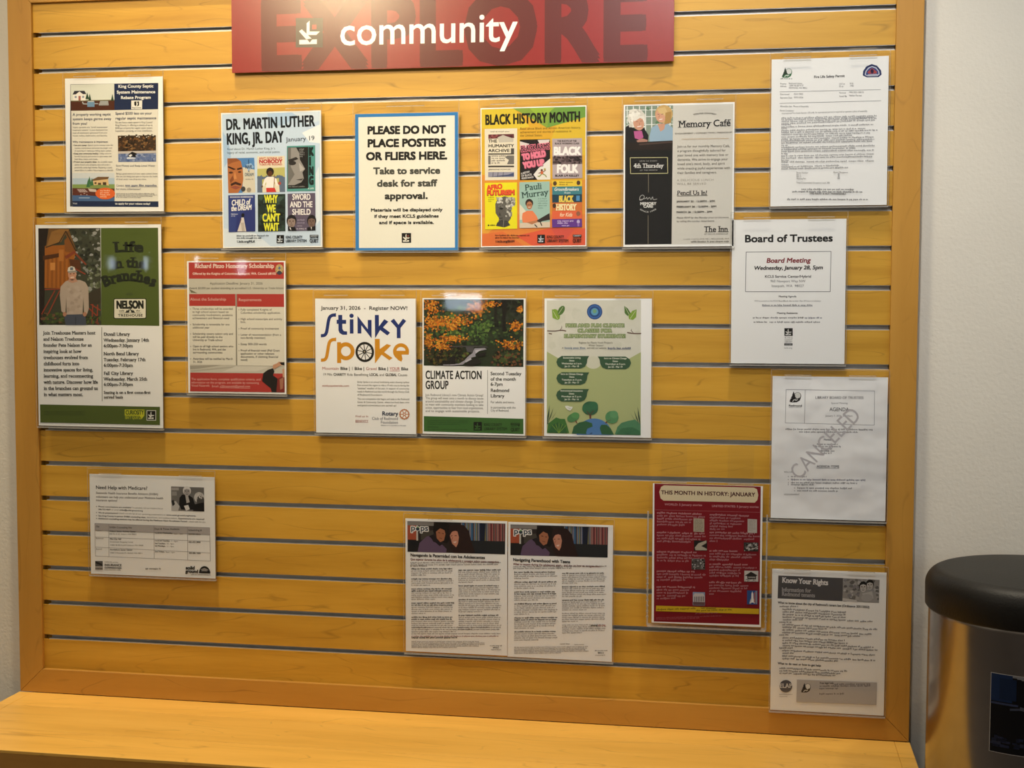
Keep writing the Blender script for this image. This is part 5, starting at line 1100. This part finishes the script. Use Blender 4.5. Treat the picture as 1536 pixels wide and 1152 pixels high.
p.part('logo', 'gray insurance office logo').rect(110, 920, 180, 1002, '55524f').poly([(112, 922), (135, 930), (178, 950), (178, 966), (112, 940)], '2a2826').rect(110, 972, 180, 980, 'c2bebc').t('OFFICE of the', 196, 936, 325, 13, '6a6664').t('INSURANCE', 196, 966, 358, 20, '4a4745', bold=.03).t('COMMISSIONER', 196, 990, 358, 15, '4a4745', bold=.03).g(112, 998, 180, 998, 1, 6, 'b8b4b2', 3, rag=0).g(196, 1004, 352, 1004, 1, 5, '84807e', 3, rag=0)
p.g(582, 990, 732, 990, 1, 10, '55524f', 9, rag=0)
p.part('logo', 'black lettering and hill logo').t('solid', 955, 985, 1038, 30, '242220', bold=.045, italic=.08).t('ground', 953, 1017, 1070, 30, '242220', bold=.045, italic=.08).ell(1130, 1018, 52, 66, '242220', a0=180, a1=360).ell(1128, 1010, 30, 34, '8d8987', a0=180, a1=360).poly([(1080, 1000), (1182, 1000), (1182, 1020), (1078, 1018)], '242220').line([(1095, 985), (1130, 972), (1165, 990)], 4, 'b4b0ae').g(1006, 1036, 1182, 1036, 1, 6, '6a6664', 2, rag=0)
p.flush()

# --- two parenting sheets side by side in one wide holder
def pops(p, ox, oy, heads):
    f = lambda pts: [(x + ox, y + oy + (x - 56) * .032) for x, y in pts]
    p.part('photograph', 'photograph of two girls smiling before bookshelves').poly(f([(56, 122), (738, 122), (735, 335), (56, 335)]), '2a2422')
    cs = ['8a8480', '4a5a80', '3c6a8a', '8a8044', '2c4060', '5a4a44', '7a3a3c', '6a5c5a', 'a06a62', '3c3434', '84605c', '5c2c30']
    for i in range(46):
        x = 430 + i * 6.6
        p.poly(f([(x, 124), (x + 6, 124), (x + 6, 245), (x, 245)]), cs[(i * 7 + i // 3) % 6 + (6 if i > 27 else 0)])
    p.poly(f([(560, 124), (600, 124), (595, 245), (560, 245)]), '1c2030').poly(f([(430, 245), (735, 245), (735, 335), (430, 335)]), '242628')
    p.poly(f([(56, 140), (130, 140), (130, 250), (56, 250)]), '9a4a32').poly(f([(56, 124), (240, 124), (240, 150), (56, 150)]), '7c7874').poly(f([(118, 150), (130, 150), (130, 260), (118, 260)]), 'b4b0a8').poly(f([(150, 190), (240, 180), (235, 240), (150, 250)]), '44403a').poly(f([(56, 255), (160, 255), (150, 335), (56, 335)]), '1e1d1e')
    p.poly(f([(125, 335), (140, 270), (190, 225), (215, 218), (235, 260), (300, 280), (330, 310), (325, 335)]), '5c4a62').poly(f([(205, 222), (235, 210), (300, 275), (280, 290)]), '201c20')
    p.poly(f([(235, 190), (240, 140), (270, 122), (330, 122), (358, 150), (360, 230), (330, 270), (300, 262)]), '1c1614').poly(f([(255, 190), (275, 150), (310, 160), (322, 205), (310, 250), (285, 262), (260, 235)]), '9a6448').poly(f([(255, 190), (275, 145), (320, 150), (318, 180), (285, 165)]), '1c1614').line(f([(270, 195), (285, 198)]), 4, '2c1a14').line(f([(298, 200), (310, 203)]), 4, '2c1a14').line(f([(278, 232), (298, 238)]), 4, '6a3a30')
    p.poly(f([(345, 200), (350, 150), (395, 135), (450, 140), (485, 180), (500, 250), (530, 335), (380, 335), (350, 290)]), '2a1c1a').poly(f([(352, 215), (372, 175), (405, 185), (415, 225), (408, 270), (395, 295), (368, 270)]), 'b8806a').poly(f([(350, 205), (365, 160), (425, 160), (425, 200), (400, 178), (372, 185)]), '2a1c1a').line(f([(358, 218), (370, 215)]), 4, '2c1a14').line(f([(385, 215), (400, 214)]), 4, '2c1a14').poly(f([(374, 258), (398, 252), (394, 264), (382, 266)]), 'd0b4a8').line(f([(372, 225), (364, 245)]), 4, '8a5444')
    p.part('logo', 'white outlined lowercase logo')
    x0, y0 = 80 + ox, 186 + oy
    p.t('p  ps', x0, y0, x0 + 122, 38, 'dcdad6', bold=.13, y1=y0 + 4).t('p  ps', x0, y0, x0 + 122, 38, '34404e', bold=.02, y1=y0 + 4).ell(x0 + 48, y0 - 12, 17, 17, 'dcdad6').ell(x0 + 48, y0 - 10, 13, 12, '2c3844').poly([(x0 + 40, y0 - 20), (x0 + 48, y0 - 28), (x0 + 58, y0 - 20), (x0 + 50, y0 - 16)], '5c8a4a')
def gcol(p, x0, x1, y0, blocks, tilt, seed):
    y = y0
    for bi, (nb, n, dy) in enumerate(blocks):
        for i in range(n):
            xe = x1 - ((i * 37 + seed * 13 + bi * 17) % 30) * .7 if i < n - 1 else x0 + (x1 - x0) * (.35 + .1 * (bi % 3))
            p.g(x0, y, xe, y, 1, 6.2, '4a4745' if i < nb else '8d8885', seed + i * 3 + bi, rag=0, dense=.8 if i < nb else .6)
            y += dy
        y += 12
p = Page('flyer', 0.9238, 0.7312, -0.013, 0.2134, 0.2770, LET(0.1), [(42, 102), (752, 128), (748, 1065), (38, 1030)])
tag(p.root, 'white Spanish parenting sheet with girls photograph, left half of the wide pair', 'flyer', 'pair of parenting sheets')
pops(p, 0, 0, 0)
p.part('headline').t('Navegando la Paternidad con los Adolescentes', 75, 366, 596, 20, '3a3735', bold=.034, y1=388).t('Que esperar durante los años de la adolescencia y consejos sobre como navegarlos', 75, 393, 690, 14, '6a2c30', bold=.02, y1=416)
p.part('body_text').g(75, 416, 715, 416, 1, 6, '7a7673', 1, rag=0).g(75, 430, 690, 430, 1, 6, '7a7673', 2, rag=.02).g(75, 438, 195, 438, 1, 6, '7a7673', 3, rag=0)
gcol(p, 80, 380, 458, [(1, 4, 14.5), (1, 4, 14.5), (2, 6, 14.5), (2, 6, 14.5), (2, 6, 14.5)], 0, 3); gcol(p, 410, 708, 468, [(1, 7, 14.0), (1, 6, 14.0), (1, 7, 14.0), (1, 8, 14.0)], 0, 5)
p.g(80, 868, 700, 898, 3, 6, '7a7673', 6, last=.5).g(80, 912, 700, 912, 1, 6, '7a7673', 7, rag=0).g(80, 930, 690, 930, 1, 6, '8a5a58', 7, rag=0).g(80, 940, 400, 940, 1, 6.5, '33302e', 7, rag=0, dense=.8).g(80, 966, 612, 1008, 5, 5, '84807d', 8)
p.g(628, 996, 714, 996, 1, 5, '55524f', 2, rag=0).t('W K C', 650, 1012, 690, 10, '3a3735', bold=.04).g(635, 1024, 706, 1024, 1, 5, '84807d', 2, rag=0)
p.flush()
p = Page('flyer', 1.1381, 0.7299, -0.013, 0.2137, 0.2776, LET(-0.1), [(755, 128), (1488, 155), (1478, 1112), (750, 1065)])
tag(p.root, 'white English parenting sheet with girls photograph, right half of the wide pair', 'flyer', 'pair of parenting sheets')
pops(p, 714, 24, 0)
p.part('headline').t('Navigating Parenthood with Teens', 789, 400, 1186, 20, '3a3735', bold=.034, y1=418).t('What to expect during the adolescent years - and tips on how to navigate them', 789, 428, 1402, 14, '6a2c30', bold=.02, y1=448)
p.part('body_text').g(790, 444, 1440, 444, 1, 6, '7a7673', 1, rag=0).g(790, 456, 1205, 456, 1, 6, '7a7673', 2, rag=.02)
gcol(p, 797, 1100, 482, [(1, 4, 14.2), (1, 4, 14.2), (2, 5, 14.2), (1, 6, 14.2), (2, 6, 14.2), (1, 5, 14.2)], 0, 4); gcol(p, 1130, 1440, 492, [(1, 6, 13.6), (1, 6, 13.6), (1, 6, 13.6), (0, 5, 13.6), (0, 5, 13.6)], 0, 6)
p.g(1330, 858, 1375, 858, 1, 6.5, '33302e', 7, rag=0, dense=.8).g(1380, 858, 1435, 860, 1, 6, '9a4a48', 7, rag=0).g(1116, 984, 1184, 984, 1, 5, '84807d', 2, rag=0).g(1216, 990, 1284, 990, 1, 5, '84807d', 2, rag=0).g(797, 1004, 1345, 1046, 5, 5, '84807d', 8)
p.g(1358, 1034, 1446, 1034, 1, 5, '55524f', 2, rag=0).t('W K C', 1380, 1052, 1422, 10, '3a3735', bold=.04).g(1362, 1066, 1440, 1066, 1, 5, '84807d', 2, rag=0)
p.flush()

# --- red history sheet
p = Page('flyer', 1.4322, 0.8180, -0.028, 0.2141, 0.2790, LET(0), [(95, 68), (853, 90), (832, 1078), (75, 1018)])
tag(p.root, 'deep red history sheet with cream rounded title and small photographs in a boxy holder', 'flyer')
p.part('red_panel').poly([(105, 70), (838, 92), (822, 1060), (90, 1012)], '78161f')
p.part('title_plate', 'cream rounded title plate').poly([(137, 125), (150, 92), (170, 82), (790, 100), (812, 112), (820, 150), (814, 185), (795, 204), (165, 186), (145, 170)], 'd2c3a2').t('THIS MONTH IN HISTORY: JANUARY', 149, 142, 797, 26, '4c2428', bold=.03, y1=162)
p.part('column_heading').t('WORLD: 5 January stories', 172, 218, 428, 14, 'b88488', bold=.02, y1=225).t('UNITED STATES: 5 January stories', 495, 232, 822, 14, 'b88488', bold=.02, y1=241).line([(100, 248), (832, 272)], 2, 'a06468')
p.part('body_text')
def hist(x0, y, ws, d=.045):
    for i, w in enumerate(ws):
        n_ = max(1, int(w / 70))
        for k in range(n_): p.g(x0 + w * k / n_, y + i * 20 + w * k / n_ * d, x0 + w * (k + 1) / n_, y + i * 20 + w * k / n_ * d, 1, 9.0, 'a5747a' if i else 'b48488', int(y) + k + i, rag=0)
hist(120, 274, (320, 330, 240, 230, 200)); hist(118, 408, (340, 338, 300, 235)); hist(116, 540, (275, 340, 325, 220)); hist(114, 672, (258, 340, 310, 195)); hist(112, 780, (262, 235, 215, 210, 130))
hist(480, 290, (290, 225, 250, 235, 160, 105)); hist(478, 412, (318, 350, 318, 60)); hist(476, 540, (198, 340, 298, 140)); hist(474, 632, (270, 335, 215, 235, 205)); hist(472, 758, (230, 290, 270, 240, 36))
def thumb(x0, y0, x1, y1, base, draw):
    p.part('thumbnail_photograph').poly([(x0, y0), (x1, y0 + 4), (x1 - 1, y1 + 4), (x0 - 1, y1)], base); draw()
thumb(368, 308, 442, 400, 'a89c88', lambda: [p.g(376, 322 + i * 9, 434, 322 + i * 9, 1, 4, '6a6050', i, rag=.05) for i in range(9)])
thumb(370, 460, 460, 530, '1e1a18', lambda: p.poly([(375, 510), (400, 480), (455, 462), (455, 480), (420, 500), (458, 520), (458, 530), (380, 528)], 'a8a090'))
thumb(352, 586, 445, 660, '4a4644', lambda: p.blobs(354, 590, 444, 660, 40, 4, 9, ['8d8986', '2a2826', '6a6663', 'b0aca8', '1c1a1a'], 3))
thumb(358, 816, 442, 908, '7c8fb0', lambda: (p.poly([(360, 840), (372, 825), (430, 828), (440, 845), (440, 890), (360, 886)], 'b4aeb0'), [p.rect(368 + i * 12, 848, 374 + i * 12, 884, '5a5458') for i in range(6)], p.poly([(360, 884), (440, 888), (440, 910), (360, 906)], '5c4448')))
thumb(744, 316, 810, 412, 'b0a8a0', lambda: p.g(752, 330, 802, 400, 9, 4, '8a8278', 3))
thumb(716, 478, 818, 540, '33302e', lambda: p.blobs(718, 482, 816, 540, 40, 5, 10, ['8a8682', '1c1a19', '5a5653', 'a8a49f'], 5))
thumb(718, 676, 817, 752, 'b8b4b0', lambda: p.poly([(720, 712), (765, 685), (812, 712), (800, 716), (800, 740), (740, 738), (738, 714)], '242220').poly([(745, 718), (795, 720), (795, 730), (745, 728)], '8a8682').blobs(720, 735, 816, 755, 16, 4, 8, ['6a6663', '8d8986'], 3))
thumb(736, 814, 810, 912, '2c4a80', lambda: p.poly([(765, 900), (767, 840), (773, 822), (780, 840), (782, 902)], 'd8d6d4').poly([(752, 908), (762, 870), (766, 906)], 'c4c2c0').poly([(782, 870), (792, 908), (782, 908)], 'c4c2c0').poly([(785, 830), (792, 830), (792, 900), (785, 900)], '9a5a48').poly([(796, 820), (806, 820), (806, 912), (796, 912)], '8a8a90'))
p.part('footer_band', 'yellow question strip').poly([(107, 902), (820, 946), (818, 984), (105, 940)], 'c0a01e').t('Got Question?', 412, 932, 518, 13, '4c3c10', bold=.02, y1=940).g(112, 934, 380, 934, 1, 8, '5c4c14', 3, rag=0).g(380, 950, 630, 956, 1, 8, '5c4c14', 4, rag=0).g(375, 968, 540, 974, 1, 6, '9a5a5c', 3, rag=0).g(108, 990, 600, 1000, 2, 6, '8f464c', 4)
p.flush()

# --- tenants' rights sheet
p = Page('flyer', 1.6687, 0.6519, -0.013, 0.2181, 0.2824, LET(0), [(60, 80), (850, 112), (835, 1105), (48, 1053)])
tag(p.root, 'black and white tenant rights sheet with gray heading band, bottom right corner', 'flyer')
p.part('header_band', 'dark gray heading band').poly([(102, 128), (548, 148), (544, 308), (98, 286)], '4b4a4c').t('Know Your Rights', 128, 176, 445, 34, 'd2d0d0', bold=.03, serif=.012, y1=196).t('Information for', 126, 238, 327, 27, '9c9a9b', bold=.02, serif=.012, y1=246).t('Redmond tenants', 126, 268, 355, 27, '9c9a9b', bold=.02, serif=.012, y1=280)
p.part('photograph', 'gray photograph of two people').poly([(548, 148), (802, 162), (798, 322), (544, 308)], '8a8886').blobs(550, 156, 798, 310, 80, 8, 20, ['77757a', '9a9896', '6a6866', 'a9a7a5', '5c5a58'], 3).poly([(545, 285), (640, 300), (650, 316), (545, 306)], 'b4b2b0').poly([(655, 300), (665, 250), (700, 232), (740, 225), (775, 245), (785, 318), (660, 312)], '8f8d8b').face(688, 212, 48, 62, 'b4b1ae', '1a1919').face(734, 198, 46, 60, 'aeaba8', '1a1919').poly([(680, 255), (750, 240), (760, 290), (700, 300)], 'a9a7a5').ell(714, 285, 40, 26, '9c9a98')
p.part('heading_text').t('What to know about the city of Redmond\'s tenant law (Ordinance 3051/3052)', 100, 321, 732, 15, '2e2c2d', bold=.024, y1=357).t('What to do next or how to get help:', 100, 740, 400, 15, '2e2c2d', bold=.024, y1=759)
p.part('body_text')
for i, (x0, x1, y) in enumerate(((112, 245, 346), (132, 572, 366), (132, 568, 384), (132, 572, 402), (132, 758, 420), (135, 272, 438), (110, 200, 454), (130, 785, 472), (132, 440, 490), (130, 752, 508), (130, 672, 526), (110, 176, 542), (132, 565, 562), (130, 582, 580), (130, 762, 598), (134, 795, 616), (110, 204, 632), (130, 775, 650), (132, 216, 668), (130, 778, 688), (130, 520, 706), (112, 582, 772), (112, 540, 790), (112, 502, 806))):
    n_ = max(1, int((x1 - x0) / 80))
    for k in range(n_): p.g(x0 + (x1 - x0) * k / n_, y + (x1 - x0) * k / n_ * .062, x0 + (x1 - x0) * (k + 1) / n_, y + (x1 - x0) * k / n_ * .062, 1, 8, '605e60', i * 5 + k, rag=0)
p.part('logo', 'round gray logo').ell(156, 891, 44, 43, '55545a').t('ELAP', 113, 902, 200, 28, 'd0cecd', bold=.02, serif=.03).g(112, 950, 202, 964, 2, 4, '807e80', 2, rag=0)
p.part('emblem', 'dark tree emblem'); tree_mark(p, 258, 870, 72, 68, '28262a', '302e32'); p.g(254, 954, 332, 958, 1, 8, '605e60', 2, rag=0)
p.part('footer_band', 'pale gray footer box').poly([(232, 846), (786, 872), (782, 1028), (228, 1000)], 'aeacac')
p.F.insert(0, p.F.pop())
p.t('Free legal help', 390, 878, 486, 13, '3a383a', bold=.024).g(490, 886, 740, 890, 1, 8, '605e60', 3, rag=0).g(390, 898, 742, 898, 1, 8, '605e60', 4, rag=0).g(388, 914, 516, 914, 1, 8, '605e60', 5, rag=0).g(388, 952, 560, 955, 1, 8, '605e60', 6, rag=0)
p.part('emblem', 'dark tree emblem'); tree_mark(p, 258, 870, 72, 68, '28262a', '302e32')
p.flush()
# ------------------------------------------------------------------ holders
H = [
 ('acrylic holder around the septic flyer with whale photograph, top left', 0.1866, 1.6421, 0.2195, 0.2798, -0.2),
 ('acrylic holder around the pale blue six-book poster', 0.5340, 1.5647, 0.2154, 0.2785, 0.33),
 ('acrylic holder around the blue-bordered no-posting notice', 0.8197, 1.5569, 0.2148, 0.2768, 0.0),
 ('acrylic holder around the yellow and orange six-book poster', 1.0810, 1.5636, 0.2133, 0.2772, 0.33),
 ('acrylic holder around the cream and black flyer of two women', 1.3687, 1.5635, 0.2152, 0.2780, 0.28),
 ('acrylic holder around the typed safety permit, top right', 1.6550, 1.6423, 0.2185, 0.2811, 0.3),
 ('acrylic holder around the bold-headed board meeting notice', 1.5824, 1.3365, 0.2170, 0.2796, 0.2),
 ('tall acrylic holder around the green treehouse poster', 0.1463, 1.2604, 0.2848, 0.4296, -0.1),
 ('acrylic holder around the red scholarship flyer', 0.4541, 1.2597, 0.2157, 0.2765, 0.0),
 ('acrylic holder around the bike ride flyer with wheel', 0.7329, 1.1821, 0.2132, 0.2774, 0.15),
 ('acrylic holder around the autumn stream poster', 0.9595, 1.1837, 0.2128, 0.2768, 0.0),
 ('acrylic holder around the illustrated green climate class flyer', 1.2118, 1.1841, 0.2145, 0.2765, 0.1),
 ('acrylic holder around the canceled agenda sheet', 1.6642, 1.0329, 0.2182, 0.2788, 0.03),
 ('landscape acrylic holder around the wide help sheet with table', 0.2609, 0.8358, 0.2830, 0.2162, 0.0),
 ('double-width acrylic holder around the two parenting sheets', 1.0310, 0.7305, 0.4290, 0.2786, 0.0),
 ('acrylic holder around the tenant rights sheet, bottom right', 1.6687, 0.6519, 0.2181, 0.2824, 0.0),
]
for lab, cx, cz, w, h, r in H:
    kw = {}
    if 'no-posting' in lab: kw = dict(clips=(0.0,), clipw=0.079)
    elif w > .4: kw = dict(clips=(-.325, .317))
    elif w > .28: kw = dict(clips=(-.32, .32))
    holder(lab, cx, cz, w, h, LET(r), **kw)

# boxy brochure-style holder for the red history sheet
cx, cz, w, h = 1.4322, 0.8180, 0.2141, 0.2790
o = empty('sign_holder', (cx, -0.028, cz - h / 2))
tag(o, 'thick box-sided acrylic holder around the red history sheet', 'sign holder', HOLD)
A, Ae = M['acrylic'], M['acrylic_edge']
W2 = w / 2 + 0.009
MB().box(-w / 2 - .002, w / 2 + .004, -.0034, -.0022, -.004, h + .004).build('front_sheet', A, o)
MB().box(-W2, W2, .0190, .0204, -.006, h + .012).build('back_sheet', A, o)
for sx in (-1, 1):
    b = MB().box(sx * W2 - .0012, sx * W2 + .0012, .002, .0189, -.006, h * .80)
    b.box(min(sx * (w / 2 + .0045), sx * W2), max(sx * (w / 2 + .0045), sx * W2), .0008, .0019, -.006, h * .80)
    b.build('side_wall', A, o)
    g = MB()
    g.box(sx * W2 - .0016, sx * W2 + .0016, .0002, .0018, -.006, h * .80)
    for i in range(9): g.box(sx * W2 - .0026, sx * W2 + .0026, .0000, .0002, .01 + i * .011, .0135 + i * .011)
    g.build('side_edge', Ae, o)
MB().box(-W2, W2, -.0034, .0204, -.0085, -.0062).build('bottom_plate', Ae, o)
k = groove_above(cz + h / 2 + .004); gz = Z0 - k * P - GH - (cz - h / 2)
for c in (-.31, .30):
    x = c * w
    MB().box(x - .025, x + .025, .0155, .0172, h + .0, gz + .004).box(x - .025, x + .025, .0172, .0300, gz + .0022, gz + .004).build('hanging_clip', A, o)
    MB().box(x - .025, x + .025, .0140, .0154, h + .000, h + .0018).build('clip_edge', Ae, o)

# ------------------------------------------------------------------ section banner
BXa, BXb, BZa, BZb = 0.4495, 1.3566, 1.7847, 1.9535
bx = Page('section_banner', (BXa + BXb) / 2, (BZa + BZb) / 2, -0.0125, BXb - BXa, BZb - BZa, 0.0, [(346, -16), (1013.5, -41), (1010, 92), (348, 109)], M['banner'])
bx.ink = M['ink_satin']
tag(bx.root, 'dark red hanging banner reading community in white, at the top of the board', 'banner')
MB().box(-(BXb - BXa) / 2, (BXb - BXa) / 2, 0.0004, 0.0040, 0, BZb - BZa).build('backing_board', M['banner'], bx.root, 0.0008)
for x in (-.30, .30): MB().box(x - .03, x + .03, 0.0042, 0.0123, 0.04, 0.13).build('hanging_bracket', M['alu'], bx.root)
p = bx
p.part('large_word', 'darker red background word').t('EXPLORE', 388, 101.5, 969, 101, '5a1a19', bold=.04, y1=86, track=.045)
p.part('logo', 'gray square with white mark').mark(443.2, 26.6, 483.6, 70.8, '4a4038', 'e6e2d6', 'a04a40')
p.part('headline', 'white lowercase lettering').t('community', 508, 67.5, 775, 43, 'f2eee2', bold=.008, y1=61.5)
p.flush()

# ------------------------------------------------------------------ picture on the litter bin
sv, sf, sc = [], [], []
def bin_patch(a0, a1, z0, z1, col, r=0.0006, n=10, slope=0.0):
    b = len(sv)
    for i in range(n + 1):
        a = math.radians(a0 + (a1 - a0) * i / n)
        for z in (z0, z1): sv.append(((TR + r) * math.cos(a), (TR + r) * math.sin(a), z + slope * i / n))
    for i in range(n):
        sf.append((b + 2 * i, b + 2 * i + 2, b + 2 * i + 3, b + 2 * i + 1)); sc.append(hexc(col))
A0, A1 = -122.8, -66.0
bin_patch(A0 - .35, A1 + .35, 0.5622, 0.6972, 'b4b0ac', .0004)
bin_patch(A0, A1, 0.5632, 0.6962, '08090e', .0006)
bin_patch(A0, A0 + 11, 0.650, 0.6962, '15294c', .0008)
bin_patch(A0 + 4.5, A0 + 13, 0.654, 0.690, '12223e', .0010)
for i in range(8): bin_patch(A0 + 11 + i * 2.2, A0 + 13.2 + i * 2.2, 0.6962 - .003 - i * .0016, 0.6962, '7d7c7e', .0010, 3)
bin_patch(A0, A0 + 14, 0.6450, 0.6485, '343c58', .0010, slope=.0)
bin_patch(A0 + 10, A0 + 22, 0.637, 0.641, '3c4050', .0012, slope=.006)
bin_patch(A0 + 15, A0 + 22, 0.640, 0.646, '4c4e58', .0013, slope=-.004)
rr = random.Random(4)
for i in range(60):
    a = rr.uniform(A0, A1 - 5); z = rr.uniform(0.572, 0.588); w_ = rr.uniform(1.5, 5)
    bin_patch(a, min(A1, a + w_), z, z + rr.uniform(.002, .006), rr.choice(['1c2136', '232840', '151a2c', '2a2e40']), .0008 + i * .000004, 3)
me = bpy.data.meshes.new('picture_sticker'); me.from_pydata(sv, [], sf)
at = me.color_attributes.new('ink', 'FLOAT_COLOR', 'CORNER')
buf = []
for fc, c in zip(sf, sc): buf += [c[0], c[1], c[2], 1.0] * len(fc)
at.data.foreach_set('color', buf)
me.materials.append(M['ink_satin'])
st = bpy.data.objects.new('picture_sticker', me); COL.objects.link(st); st.parent = bin_
st['label'] = 'dark blue and black picture sticker with white edge'
